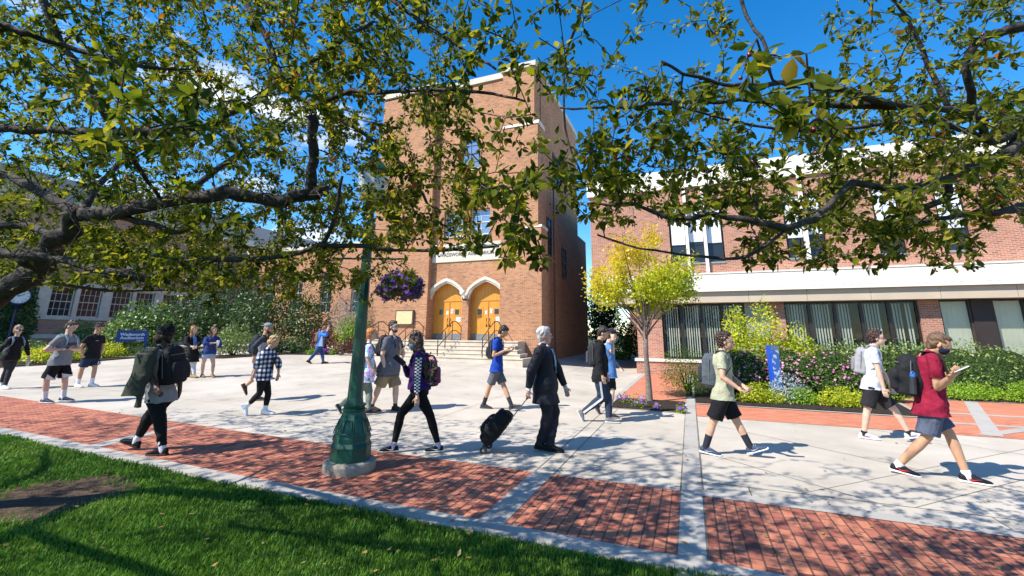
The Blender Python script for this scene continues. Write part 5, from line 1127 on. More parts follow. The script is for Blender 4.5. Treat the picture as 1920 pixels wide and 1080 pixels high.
# ------------------------------------------------------------------ lawn
lawn=sheet('lawn',ln(-60,20,1),[-12,-8,-4]+ln(-2,3.5,.5)+[KB0],-.004,simple('lawn_soil',(.028,.045,.012),.95,.05,scale=3,var=.4))
DC=np.array([-4.72,4.97]); DR=.64
def grass():
    n=230000; u=rng.uniform(-80,1500,n); v=626+ (200+700*rng.random(n)**1.5)
    d=CF[None]+np.outer((u-960)/F_,CR)-np.outer((v-PY)/F_,CU); t=(0-CH)/d[:,2]; P=d*t[:,None]; a=P@LA;b=P@DB
    dd=np.hypot(P[:,0]-DC[0],P[:,1]-DC[1]); an=np.arctan2(P[:,1]-DC[1],P[:,0]-DC[0]); keep=(b<KB0+.02)&(dd>DR*(1+.06*np.sin(an*5)+.04*np.sin(an*11))-.30*rng.random(n)**4)&(P[:,2]<10)&(np.hypot(P[:,0],P[:,1])<13)
    P=P[keep];a=a[keep];b=b[keep];n=len(P); dist=np.hypot(P[:,0],P[:,1]); P[:,2]=hz_ab(a,b)-.003
    h=(.024+.026*rng.random(n))*(1+.35*np.sin(P[:,0]*3.1)*np.cos(P[:,1]*2.7)); w=.0011*np.maximum(dist,2.5)*(.8+.5*rng.random(n)); th=rng.random(n)*6.28
    s=np.stack([np.cos(th),np.sin(th),0*th],1)*w[:,None]; ln_=np.stack([np.cos(th+1.3),np.sin(th+1.3),0*th],1)*(h*rng.uniform(-.7,.7,n))[:,None]; up=np.zeros((n,3));up[:,2]=h
    V=np.stack([P-s,P+s,P+s*.6+ln_*.4+up*.6,P+ln_+up],1).reshape(-1,3); Fq=np.arange(4*n).reshape(n,4)
    tone=.5+.28*np.sin(P[:,0]*1.3+1)*np.sin(P[:,1]*1.7)+.3*(rng.random(n)-.5)
    m=M('grass_blades',.55,.3); c=m.ramp(m.attr('rnd'),[(0,(.040,.11,.010)),(.5,(.095,.215,.018)),(.80,(.17,.30,.035)),(.93,(.26,.34,.06)),(1,(.40,.36,.17))]); m.col(c)
    tr=_n(m.nt,'ShaderNodeBsdfTranslucent'); m.lk(c,tr.inputs['Color']); mx=_n(m.nt,'ShaderNodeMixShader'); mx.inputs[0].default_value=.3; m.lk(m.b.outputs[0],mx.inputs[1]); m.lk(tr.outputs[0],mx.inputs[2]); m.lk(mx.outputs[0],m.out.inputs['Surface'])
    o=bpy.data.objects.new('grass',fastmesh('grass',V,Fq,m.m,attr={'rnd':np.repeat(np.clip(tone,0,1),4)})); C.objects.link(o); tag(o,'short mown green grass lawn beside the concrete kerb','grass',kind='stuff')
grass()
mb=MB(); vs=[(DC[0]+DR*1.06*math.cos(t)*(1+.05*math.sin(5*t)),DC[1]+DR*1.06*math.sin(t)*(1+.05*math.sin(5*t)),0) for t in np.linspace(0,6.28,40)[:-1]]; vs=[(x,y,hz(x,y)+.006) for x,y,_ in vs]
mb.add(vs,[tuple(range(39))]); q=M('bare_earth',.95,.1); q.col(q.ramp(q.noise(14,detail=6,rough=.7),[(.3,(.045,.030,.020)),(.55,(.085,.058,.040)),(.75,(.15,.11,.08))])); q.bump(q.noise(40,detail=4),.8,.02); o=mb.build('dirt_patch',q.m); tag(o,kind='structure')
# ------------------------------------------------------------------ crab apple canopy
MBark=M('bark',.85,.2); _v=MBark.vmul(MBark.tc(),(1,1,1)); MBark.col(MBark.ramp(MBark.noise(16,detail=6,rough=.7),[(.3,(.022,.018,.015)),(.55,(.060,.050,.042)),(.75,(.15,.13,.11))])); MBark.bump(MBark.noise(35,detail=5),.9,.02); MBark=MBark.m
CRAB=[(0,(.024,.045,.007)),(.3,(.064,.092,.011)),(.6,(.14,.162,.016)),(.82,(.26,.24,.026)),(.93,(.34,.29,.04)),(.965,(.42,.20,.03)),(1.,(.33,.07,.02))]
MCr=leafmat('crabapple_leaf',CRAB,.52,.55,spec=.12)
MBerry=simple('crabapple_fruit',(.13,.008,.014),.25,.6,var=.3)
class Canopy:
    def __init__(s,seed): s.keepclear=None; s.N=[];s.R=[];s.mb=MB();s.tips=[];s.rg=np.random.default_rng(seed)
    def limb(s,pts,r0,r1,n=10,px=True,sub=4,jit=.0):
        P=np.array([W(*p) if px else p for p in pts],float); m=len(P); out=[]
        for i in range(m-1):      # catmull-rom
            p0,p1,p2,p3=P[max(i-1,0)],P[i],P[i+1],P[min(i+2,m-1)]
            for t in np.arange(0,1,1/sub): out.append(.5*((2*p1)+(-p0+p2)*t+(2*p0-5*p1+4*p2-p3)*t*t+(-p0+3*p1-3*p2+p3)*t**3))
        out.append(P[-1]); out=np.array(out); out[1:-1]+=s.rg.normal(0,1,(len(out)-2,3))*r0*.18
        rad=np.linspace(r0,r1,len(out))*(1+.08*s.rg.normal(size=len(out))); s.mb.tube(out,rad,n,True); s.N+=list(out); s.R+=list(rad)
    def grow(s,att,leafn=11,leafsz=.055,maxseg=.9,wmin=.75):
        N=np.array(s.N);R=np.array(s.R); att=np.array(att); d=np.full(len(att),1e9); near=np.zeros(len(att),int)
        for i in range(0,len(N),1):
            dd=np.linalg.norm(att-N[i],axis=1); m=dd<d; d[m]=dd[m]; near[m]=i
        N=list(N);R=list(R); alive=np.ones(len(att),bool)
        for _ in range(len(att)):
            dm=np.where(alive,d,1e9); j=int(dm.argmin()); alive[j]=False
            a=N[near[j]]; b=att[j]; L=np.linalg.norm(b-a)
            if L<.02: continue
            k=max(2,min(7,int(L/.14)+1)); side=s.rg.normal(0,.13*L,3); side[2]+=.10*L
            pts=[a+(b-a)*t+side*math.sin(math.pi*t) + (s.rg.normal(0,.018,3) if 0<t<1 else 0) for t in np.linspace(0,1,k+1)]
            r0=min(R[near[j]]*.75,.0055+.007*L); r1=.0028; rad=np.linspace(r0,r1,k+1); s.mb.tube(pts,rad,5,False)
            new=pts[1:]; N+=new; R+=list(rad[1:]); base=len(N)-len(new)
            for q,p in enumerate(new):
                dd=np.linalg.norm(att-p,axis=1); m=dd<d; d[m]=dd[m]; near[m]=base+q
            s.tips.append((pts,L))
        s.lf(leafn,leafsz,wmin)
    def lf(s,leafn,leafsz,wmin):
        P=[];Dd=[];rg=s.rg
        for pts,L in s.tips:
            pts=np.array(pts); n=max(4,int(leafn*(.5+rg.random())*min(1.6,.6+L)))
            t=1-rg.random(n)**1.4*min(1.,.45/max(L,.1)+.25); x=np.clip(t,0,1)*(len(pts)-1); i=np.minimum(x.astype(int),len(pts)-2); f=(x-i)[:,None]
            p=pts[i]*(1-f)+pts[i+1]*f; tn=unit(pts[i+1]-pts[i]); d=unit(tn*.5+unit(rg.normal(size=(n,3)))*.9+np.array([0,0,-.25]))
            P.append(p+d*.012);Dd.append(d)
        P=np.concatenate(P);Dd=np.concatenate(Dd)
        if s.keepclear is not None:      # little foliage grows right under the heavy old limbs
            Q=s.keepclear; ok=np.ones(len(P),bool); dP=unit(P-CAM); rP=np.linalg.norm(P-CAM,axis=1)
            for q,rr in Q:
                r=np.linalg.norm(q-CAM); a=np.linalg.norm(dP-(q-CAM)/r,axis=1)*r; ok&=~((a<rr)&(rP<r+.05)&(rg.random(len(P))<.88))
            P=P[ok];Dd=Dd[ok]
        dist=np.linalg.norm(P-CAM,axis=1); k=dist>wmin; P=P[k];Dd=Dd[k]; n=len(P)
        N_=unit(rg.normal(size=(n,3))*.75+np.array([0,0,1.])); sz=leafsz*(.55+.75*rg.random(n)); Dd=unit(Dd); S=unit(np.cross(N_,Dd)); Nn=np.cross(Dd,S); s_=sz[:,None]; asp=(.42+.2*rg.random(n))[:,None]
        fold=rg.uniform(.05,.35,n)[:,None]; dr=rg.uniform(0,.25,n)[:,None]
        m0=P;m1=P+Dd*s_-Nn*s_*dr; l1=P+Dd*s_*.30+S*s_*asp*.5+Nn*s_*fold*.35; l2=P+Dd*s_*.68+S*s_*asp*.40+Nn*s_*(fold*.3-dr*.5); r1=P+Dd*s_*.30-S*s_*asp*.5+Nn*s_*fold*.35; r2=P+Dd*s_*.68-S*s_*asp*.40+Nn*s_*(fold*.3-dr*.5)
        s.V=np.stack([m0,m1,l2,l1,r1,r2],1).reshape(-1,3); i=np.arange(n)[:,None]*6; s.F=np.concatenate([i+np.array([[0,1,2,3]]),i+np.array([[0,4,5,1]])],0)
        cl=.5+.5*np.sin(P[:,0]*1.9+P[:,2]*2.3)*np.sin(P[:,1]*2.1); s.rnd=np.repeat(np.clip(rg.random(n)*.86+.16*cl,0,1),6); s.n=n
def rect(rg,n,u0,u1,v0,v1,w0,w1,pw=1.):
    u=rg.uniform(u0,u1,n);v=rg.uniform(v0,v1,n);w=w0+(w1-w0)*rg.random(n)**pw
    return [W(a,b,c) for a,b,c in zip(u,v,w)]
def offview(P):
    q=P-CAM; w=q@CF
    if w<.3: return True
    u=960+F_*(q@CR)/w; v=PY-F_*(q@CU)/w; return u<-60 or u>1980 or v<-80 or v>1150
def crab(label,seed,limbs,atts,base,extra,leafn,berries,lsz=.055):
    c=Canopy(seed)
    for l in limbs: c.limb(*l[:3],n=l[3] if len(l)>3 else 9,px=(l[4] if len(l)>4 else True))
    if 'heavy' in label: s0=[i for i in range(len(c.N)) if c.R[i]>.026]; c.keepclear=[(c.N[i],c.R[i]*1.15+.01) for i in s0]
    A=[]
    for a in atts: A+=rect(c.rg,*a)
    for ex in extra:
      m=0
      while m<ex[0]:
        x=np.array([ex[1]+ex[4]*c.rg.uniform(-1,1),ex[2]+ex[5]*c.rg.uniform(-1,1),ex[3]+ex[6]*c.rg.uniform(-1,1)])
        if offview(x) and x[2]>2.0 and np.linalg.norm(x-CAM)>1.4: A.append(x); m+=1
    c.grow(A,leafn,lsz)
    rt=Root('crabapple_tree',base,label,'tree')
    me=c.mb; me.build('trunk',MBark,rt,smooth=True)
    o=rt.add('crown',fastmesh('crown',c.V-rt.base,c.F,MCr,attr={'rnd':c.rnd})); print(label[:20],'leaves',c.n,'attr',len(A))
    V=[];Fs=[]; mb=MB(); mbs=MB(); rg=c.rg
    tt=[t for t,L in c.tips if not offview(t[-1])]
    for i in rg.choice(len(tt),min(berries,len(tt)),replace=False):
        p=tt[i][-1]
        for _ in range(rg.integers(1,4)):
            d=unit(rg.normal(size=(1,3))*.6+[[0,0,-.9]])[0]; e=p+d*.035; mb.ball(e,.0055+.0018*rg.random(),7,5); mbs.tube([p,e],.0009,4,False)
    fo=mb.build('berries',MBerry,rt,smooth=True); fo['kind']='stuff'; s_=mbs.build('berry_stalks',MBark,rt); s_['kind']='stuff'
    return rt
tb=np.array([-6.6,4.3,hz(-6.6,4.3)])
E_=True
t1p=[(-6.6,4.3,-.1),(-6.5,4.25,.5),(-6.2,4.2,1.0),(-5.6,4.25,1.6),tuple(W(-60,598,4.3)),tuple(W(0,552,4.2)),tuple(W(60,500,4.0)),tuple(W(110,450,3.9)),tuple(W(150,402,3.8))]
L1=[(t1p,.17,.068,12,False),
 ([(150,402,3.8),(180,402,3.75),(230,393,3.6),(330,375,3.4),(430,364,3.3),(520,376,3.3),(570,366,3.25),(612,358,3.2)],.060,.042),
 ([(150,402,3.8),(110,380,3.9),(60,350,4.0),(0,325,4.1),(-80,300,4.3)],.055,.03),
 ([(-80,470,3.4),(0,474,3.3),(100,486,3.2),(200,508,3.1),(280,521,3.05),(320,500,3.0),(400,488,3.0),(520,484,2.95),(600,458,2.9),(630,400,2.8),(642,330,2.8)],.034,.010),
 ([(600,458,2.9),(680,462,2.85),(760,470,2.8),(850,468,2.6),(935,462,2.3)],.017,.006),
 ([(-60,238,3.0),(0,240,2.95),(100,246,2.9),(240,248,2.8),(370,238,2.8),(430,215,2.8),(520,160,2.8),(620,90,2.8),(700,40,2.8)],.034,.010),
 ([(440,-60,3.4),(460,0,3.3),(500,75,3.2),(520,130,3.2),(545,175,3.1),(590,197,3.0),(675,247,2.9),(750,300,2.8),(800,380,2.7)],.030,.008),
 ([(60,-60,2.8),(105,60,2.8),(150,130,2.8),(210,240,2.9),(250,300,3.0),(300,372,3.4)],.022,.014),
 ([(582,366,3.25),(586,300,3.2),(583,215,3.15)],.040,.034),
 ([(200,400,3.7),(280,418,3.6),(340,435,3.5),(395,398,3.4)],.03,.014),
 ([(-60,430,4.2),(0,422,4.15),(60,424,4.1),(110,448,3.9)],.045,.03),
 ([(-40,30,2.3),(40,60,2.3),(120,85,2.4),(230,120,2.4),(330,130,2.5)],.020,.008),
 ([(590,197,3.0),(660,170,2.8),(700,175,2.6),(800,168,2.4),(900,172,2.2),(985,190,2.0)],.017,.005),
 ([(690,-40,2.2),(760,20,2.1),(850,80,2.0),(930,130,1.9)],.013,.005),
 ([(150,402,3.8),(200,330,4.2),(300,250,4.8),(420,160,5.4)],.035,.012),([(330,375,3.4),(460,280,4.2),(600,180,5.0),(720,90,5.6)],.025,.01),([(0,552,4.2),(90,530,4.6),(200,545,5.2),(330,545,5.6)],.03,.01),
 ([(-5.6,4.25,1.6),(-6.2,3.2,2.4),(-6.6,1.8,3.2),(-6.6,.2,4.0)],.09,.03,8,False),([(-6.2,3.2,2.4),(-4.4,1.6,3.5),(-2.2,.4,3.9),(0,-.4,4.1)],.05,.015,8,False),([(-6.2,4.2,1.),(-7.8,4.6,2.6),(-9.6,5.2,3.6)],.07,.02,8,False),([(-4.4,1.6,3.5),(-3.2,2.6,4.3),(-1.4,3.2,4.8)],.03,.01,8,False)]
A1=[(1500,-60,640,-60,530,2.2,6.2,1.2),(650,0,640,60,470,3.5,7.5),(420,-60,420,230,520,5,8.5),(330,180,790,350,545,2.8,5.0),(170,-20,400,440,545,3.0,6.0),(560,600,880,-40,470,1.9,4.6),(42,840,1000,0,360,1.5,2.6),(40,880,1010,330,490,1.3,2.2),(45,0,300,470,530,3,5),(25,60,620,40,300,1.1,1.8),(60,300,700,500,575,3.2,5.)]
crab('large spreading crabapple tree with heavy limbs overhead at left',31,L1,A1,tb,[(850,-5.6,.9,3.9,5.0,3.2,1.3),(600,-11,4.6,3.7,4.8,3.0,1.2),(520,-1.6,2.2,5.4,2.8,2.2,.8),(1150,-8,3.9,6.2,5.2,2.8,.9)],27,130,.040)
tb2=np.array([4.6,2.2,0])
t2=[(4.6,2.2,-.1),(4.55,2.2,.8),(4.3,2.2,1.7),tuple(W(2080,330,2.9)),tuple(W(1960,250,2.7))]
L2=[(t2,.13,.05,12,False),
 ([(2000,262,2.8),(1920,262,2.6),(1885,287,2.5),(1835,306,2.4),(1785,332,2.3),(1770,372,2.3),(1700,402,2.3)],.036,.014),
 ([(2000,225,2.8),(1920,240,2.6),(1860,266,2.5),(1830,216,2.4),(1780,206,2.3),(1690,200,2.2),(1580,170,2.1),(1490,155,2.0),(1410,161,1.9),(1340,155,1.85),(1240,115,1.8)],.026,.006),
 ([(1690,200,2.2),(1540,196,2.2),(1385,188,2.2),(1250,193,2.2),(1180,200,2.2),(1050,202,2.3)],.017,.005),
 ([(1860,266,2.5),(1760,230,2.4),(1670,230,2.4),(1540,246,2.3),(1410,235,2.3),(1270,198,2.3)],.016,.006),
 ([(2020,380,2.8),(1920,386,2.6),(1880,396,2.5),(1830,400,2.5),(1760,412,2.5),(1690,425,2.5)],.028,.010),
 ([(1785,332,2.3),(1690,356,2.2),(1600,345,2.1),(1540,400,1.9),(1480,426,1.8),(1400,412,1.75),(1330,405,1.75),(1260,410,1.8),(1190,385,1.85),(1100,382,1.9)],.020,.006),
 ([(1480,426,1.8),(1400,480,1.8),(1320,482,1.85),(1200,465,1.9),(1120,440,1.9)],.008,.004),
 ([(1980,20,2.4),(1920,50,2.3),(1880,60,2.3),(1835,78,2.3),(1812,125,2.3),(1830,216,2.4)],.026,.018),
 ([(1385,-40,1.5),(1400,30,1.45),(1435,85,1.4),(1450,150,1.4),(1500,165,1.5)],.007,.004),
 ([(1780,206,2.3),(1740,120,2.3),(1700,30,2.3),(1640,-40,2.3)],.014,.006),([(1100,-60,2.4),(1090,20,2.4),(1060,110,2.4),(1060,240,2.3),(1090,330,2.2)],.010,.004),
 ([(4.3,2.2,1.7),(4.2,1.2,2.8),(3.6,.2,3.6),(2.2,-.8,4.2)],.07,.02,8,False),([(4.3,2.2,1.7),(5.6,2.6,3.0),(7,3,4)],.06,.02,8,False)]
A2=[(60,1000,1380,-40,190,1.8,3.2),(520,1120,1940,160,420,1.6,4.4),(260,1500,1940,180,430,2.0,4.4),(150,1380,1830,390,505,2.0,3.4),(130,1540,1940,-40,170,1.8,4.2),(120,1040,1420,250,420,1.6,3.2),(9,1300,1560,60,300,.95,1.2),(24,1000,1130,120,420,1.7,2.6)]
crab('crabapple tree with red berries reaching in over the plaza at right',57,L2,A2,tb2,[(300,3.2,.6,4.0,3.6,2.6,1.4)],18,260,.046)
# ------------------------------------------------------------------ shrubs and flowers
G_mid=[(0,(.03,.07,.012)),(.5,(.075,.15,.024)),(.85,(.14,.23,.04)),(1,(.22,.30,.06))]
G_yel=[(0,(.15,.24,.012)),(.4,(.36,.44,.02)),(.8,(.55,.56,.03)),(1,(.66,.52,.04))]
G_olv=[(0,(.075,.12,.03)),(.5,(.16,.23,.055)),(1,(.30,.36,.11))]
G_yt=[(0,(.17,.29,.02)),(.38,(.34,.44,.02)),(.65,(.60,.50,.03)),(.88,(.66,.42,.03)),(1,(.55,.28,.04))]
G_lime=[(0,(.10,.21,.012)),(.6,(.22,.37,.02)),(1,(.36,.46,.04))]
MLm,MLy,MLo,MLyt,MLl=[leafmat(n,g,t,spots=False) for n,g,t in (('leaf_mid',G_mid,.2),('leaf_yellow',G_yel,.35),('leaf_olive',G_olv,.2),('leaf_autumn',G_yt,.42),('leaf_lime',G_lime,.3))]
MLs=leafmat('leaf_silver',[(0,(.20,.26,.26)),(1,(.50,.55,.55))],.1,spots=False); MLr=leafmat('leaf_red',[(0,(.05,.012,.015)),(.6,(.12,.03,.03)),(1,(.10,.08,.03))],.2,spots=False)
MLb=leafmat('leaf_blue',[(0,(.05,.09,.10)),(1,(.16,.23,.24))],.1,spots=False)
MPk=leafmat('petal_pink',[(0,(.62,.13,.36)),(1,(.85,.42,.62))],.3,spots=False); MPp=leafmat('petal_purple',[(0,(.14,.03,.35)),(.8,(.30,.08,.55)),(1,(.62,.5,.7))],.3,spots=False); MPw=leafmat('petal_white',[(0,(.6,.6,.55)),(1,(.75,.72,.7))],.2,spots=False); MPy=leafmat('petal_orange',[(0,(.55,.25,.02)),(1,(.65,.45,.05))],.2,spots=False)
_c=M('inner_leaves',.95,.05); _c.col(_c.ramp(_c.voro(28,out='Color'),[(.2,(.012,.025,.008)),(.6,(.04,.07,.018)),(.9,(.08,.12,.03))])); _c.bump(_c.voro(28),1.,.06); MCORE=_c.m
def shrub(name,label,cat,P,r,h,n,size,mat,group=None,nl=6,asp=.55,flower=None,fn=0,fs=.04,seed=0,flat=.5,z0=.0,stem=True,tone=None,squash=1.,core=False):
    rg=np.random.default_rng(seed+100); P=np.array([P[0],P[1],hz(P[0],P[1])]); rt=Root(name,P,label,cat,group)
    lb=[]
    for i in range(nl):
        an=rg.random()*6.28; q=rg.random()**.6*.5*r; hh=h*(.45+.3*rg.random())*(1-.35*q/(r+1e-6)); lb.append((P[0]+q*math.cos(an),P[1]+q*math.sin(an)*squash,P[2]+z0+hh*(.75 if h<1.5 else .8),r*(.45+.2*rg.random()),r*(.45+.2*rg.random())*squash,hh*.62))
    lb.append((P[0],P[1],P[2]+z0+h*.55,r*.7,r*.7*squash,h*.45)); lb.append((P[0],P[1],P[2]+z0+h*.28,r*.9,r*.9*squash,h*.28))
    if cat=='hedge':
        lb=[(P[0]+r*.45*math.cos(t)*(j>0),P[1]+r*.45*math.sin(t)*squash*(j>0),P[2],r*.62,r*.62*squash,h*(1 if j==0 else .93+.07*math.sin(j*2.3))) for j,t in enumerate(np.linspace(0,6.28,8))]
    mxz=max(l[2]+l[5] for l in lb)-P[2]; q_=h/mxz; lb=[(a_,b_,P[2]+(c_-P[2])*q_,d_,e_,f_*q_) for a_,b_,c_,d_,e_,f_ in lb]
    cloudmesh('foliage',lb,n,size,mat,rt,asp,minz=P[2]+.01,rg=rg,flat=flat,tone=tone)
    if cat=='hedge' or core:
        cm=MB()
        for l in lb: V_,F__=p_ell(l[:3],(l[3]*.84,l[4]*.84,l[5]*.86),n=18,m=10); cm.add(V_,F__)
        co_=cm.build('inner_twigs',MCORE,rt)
    if stem: stems(rt,'stems',P+[0,0,-.05],[np.array([l[0],l[1],l[2]]) for l in lb[:6]],MBark,.02+.012*h,.008)
    if fn:
        Pf,D,N,sz=cloud([(a,b,c,d*1.08,e*1.08,f*1.09) for a,b,c,d,e,f in lb],fn,fs,.3,rg,minz=P[2]+h*.35); D=unit(rg.normal(size=D.shape)); V=[];k=4
        Vs=[];
        for j in range(4):
            an=j*math.pi/2; S=unit(np.cross(N,D)); T_=np.cross(S,N); d=S*math.cos(an)+T_*math.sin(an); v,f_=leaves(Pf,d,N,sz,.8,rg=rg); Vs.append(v)
        V=np.concatenate(Vs); Fq=np.arange(len(V)).reshape(-1,4); fo=rt.add('flowers',fastmesh('flowers',V-rt.base,Fq,flower,attr={'rnd':np.tile(np.repeat(rg.random(len(Pf)),4),4)})); fo['kind']='stuff'
    return rt
def at(u,v,w): P=W(u,v,w); return P
def sh(name,label,cat,u,vb,vt,wpx,w,n,size,mat,**k):     # u centre, vt top row, w forward depth
    P=W(u,vb,w); top=W(u,vt,w); z=hz(P[0],P[1]); h=top[2]-z; r=wpx/2*w/F_; return shrub(name,label,cat,P,r,h,n,size,mat,**k)
GB='shrubs behind the plaza at left'
sh('bush','broad bright leafy bush right behind the blue sign','bush',270,650,560,150,25,5200,.17,MLm,group=GB,seed=1,nl=9)
sh('bush','tall dark shrub with a bare dark trunk behind the two chatting women','bush',385,655,505,150,26,5200,.17,MLd,group=GB,seed=2,nl=9)
sh('bush','tallest dark green shrub behind the man in the grey cap','bush',490,650,492,150,25,6000,.15,MLd,group=GB,seed=3,nl=9)
sh('bush','dark rounded shrub behind the far man in blue','bush',575,655,520,110,25,4200,.14,MLd,group=GB,seed=4,nl=7)
sh('bush','olive feathery bush at the bed edge right of the navy sweatshirt woman','bush',435,672,607,85,21.5,3000,.12,MLo,group=GB,seed=5,asp=.3)
sh('bush','small dark shrub between the olive bush and the white flowers','bush',500,668,618,80,22.5,2400,.10,MLd,group=GB,seed=6)
sh('bush','low dark shrub with white flowers left of the far man','bush',548,666,630,70,23,2200,.09,MLd,group=GB,seed=7,flower=MPw,fn=40,fs=.09)
sh('spruce','blue grey spruce beside the tower wall behind the lamp post','spruce',652,660,520,90,24,4200,.16,MLb,seed=8,asp=.15,nl=9)
sh('bush','bright lime green round shrub left of the lamp post','bush',660,650,588,78,23.5,2600,.11,MLl,group=GB,seed=9)
sh('bush','dark red leaved barberry behind the far man','bush',606,664,602,55,23,1800,.10,MLr,group=GB,seed=10)
sh('bush','low wide reddish barberry left of the lamp post','bush',655,664,628,85,22.2,2200,.10,MLr,group=GB,seed=11)
for i,(u,lb,mt) in enumerate(((585,'small pale cabbage plant nearest the far man','g'),(606,'purple cabbage plant in the bed edging','p'),(628,'small green cabbage plant in the middle of the bed edging','g'),(648,'grey green cabbage plant next to the lamp post','s'),(672,'green edging plant just behind the lamp post','g'))):
    sh('cabbage_plant',lb,'plant',u,670,655,20,22.3,260,.11,{'g':MLl,'p':MPp,'s':MLs}[mt],group='edging plants along the flower bed',seed=20+i,asp=.9,stem=False)
sh('hedge','low clipped dark green hedge under the blue sign','hedge',245,672,650,110,21.8,3400,.09,MLd,seed=12,nl=8,squash=.5)
sh('hedge','low green hedge behind the black T-shirt man','hedge',335,676,655,110,21.0,3000,.09,MLd,seed=13,nl=8,squash=.5)
sh('bush','pale olive bush between the hall windows and the black T-shirt man','bush',205,655,602,75,25,2600,.13,MLo,group=GB,seed=14)
sh('bush','pale green bush behind the grey T-shirt man','bush',150,660,600,75,26,2400,.13,MLo,group=GB,seed=15)
sh('flower_patch','patch of yellow and orange flowers at the left bed edge','flowers',95,686,648,110,18.5,3000,.09,MLy,seed=16,flower=MPy,fn=260,fs=.06)
sh('flower_patch','yellow green leafy patch left of the blue sign','flowers',195,676,642,80,20.5,2300,.10,MLy,seed=17,flower=MPy,fn=40,fs=.06)
sh('bush','low green shrub behind the far left woman','bush',30,688,636,110,19,3000,.10,MLm,group=GB,seed=18)
sh('butterfly_bush','bush with lilac flower spikes above the chatting women','bush',425,640,545,70,27,1600,.14,MLm,seed=19,flower=MPp,fn=90,fs=.14)
# gap between tower and annex
sh('tree','dark evergreen tree in the gap beside the tower','tree',1135,690,490,72,34,5200,.22,MLd,seed=30,nl=9)
sh('tree','small light green tree left of the annex in the gap','tree',1180,690,592,50,30,2600,.16,MLm,seed=31,nl=7)
sh('bush','bright bush at the foot of the gap beside the annex','bush',1155,690,650,50,29,1400,.13,MLl,seed=32)
# right bed
GR='shrubs and flowers in the bed before the annex'
sh('shrub','arching feathery green shrub left of the khaki T-shirt man','shrub',1292,752,642,118,12.4,3600,.075,MLo if False else MLl,group=GR,seed=40,asp=.22,nl=7)
sh('shrub','tall yellow green shrub right behind the khaki T-shirt man','shrub',1388,700,572,78,14.6,5200,.095,MLy,group=GR,seed=41,nl=9)
sh('shrub','tall sparse yellow green shrub at the brick pier','shrub',1440,690,560,82,15.6,3800,.095,MLy,group=GR,seed=42,nl=8)
sh('shrub','yellow green shrub rising left of the hedge mound','shrub',1503,700,606,75,15.4,4400,.095,MLy,group=GR,seed=43,nl=8)
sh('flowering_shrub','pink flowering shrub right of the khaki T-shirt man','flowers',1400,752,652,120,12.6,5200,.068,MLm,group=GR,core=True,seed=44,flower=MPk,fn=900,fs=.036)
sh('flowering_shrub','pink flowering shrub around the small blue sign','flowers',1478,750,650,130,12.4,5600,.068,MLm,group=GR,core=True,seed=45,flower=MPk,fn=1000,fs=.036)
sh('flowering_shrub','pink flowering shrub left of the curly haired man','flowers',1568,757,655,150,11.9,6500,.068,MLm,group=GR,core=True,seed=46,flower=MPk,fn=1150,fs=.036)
sh('silver_plant','silvery grey dusty plant among the pink flowers','plant',1482,765,700,75,11.2,1800,.06,MLs,group=GR,seed=47,asp=.3)
sh('shrub','low bright yellow green mound in front of the pink flowers','shrub',1428,775,718,92,11.1,3000,.05,MLy,group=GR,seed=48,squash=.6)
sh('shrub','low green mound in front of the silver plant','shrub',1508,785,728,80,10.9,2400,.05,MLl,group=GR,seed=49,squash=.6)
sh('shrub','long low yellow green mound left of the curly haired man','shrub',1585,788,726,110,10.6,3000,.05,MLy,group=GR,seed=50,squash=.6)
sh('shrub','green shrub mound between the two right hand backpacks','shrub',1668,765,700,90,11.6,2400,.05,MLl,group=GR,core=True,seed=51,squash=.6)
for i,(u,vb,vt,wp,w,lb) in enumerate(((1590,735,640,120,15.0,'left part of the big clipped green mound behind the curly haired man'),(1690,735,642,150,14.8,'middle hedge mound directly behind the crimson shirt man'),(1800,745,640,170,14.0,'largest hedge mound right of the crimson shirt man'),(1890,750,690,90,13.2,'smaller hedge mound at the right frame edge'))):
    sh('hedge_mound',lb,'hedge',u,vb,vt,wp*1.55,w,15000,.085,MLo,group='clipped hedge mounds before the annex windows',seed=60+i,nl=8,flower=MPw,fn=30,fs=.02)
sh('ground_cover','yellow green ground cover along the right bed edge','plant',1830,757,716,180,12.2,4200,.055,MLl,seed=66,squash=.5,nl=9)
sh('ground_cover','green ground cover at the far right bed corner','plant',1940,757,712,110,11.6,3000,.055,MLl,seed=67,squash=.5,nl=7)
# pansies round the young tree
for i,(u,v,wp,hp,lb) in enumerate(((1170,757,34,22,'left clump of purple pansies in the tree pit'),(1200,765,40,26,'largest clump of purple and white pansies in the tree pit'),(1232,768,16,12,'tiny purple pansy clump right of the trunk'),(1278,775,26,20,'right hand clump of purple pansies in the tree pit'))):
    P=G(u,v); w=(P-CAM)@CF; shrub('pansies',lb,'flowers',P,wp/2*w/F_,hp*w/F_,260,.035,MLl,group='pansy clumps in the tree pit',seed=70+i,flower=MPp,fn=70,fs=.034,stem=False,nl=4)
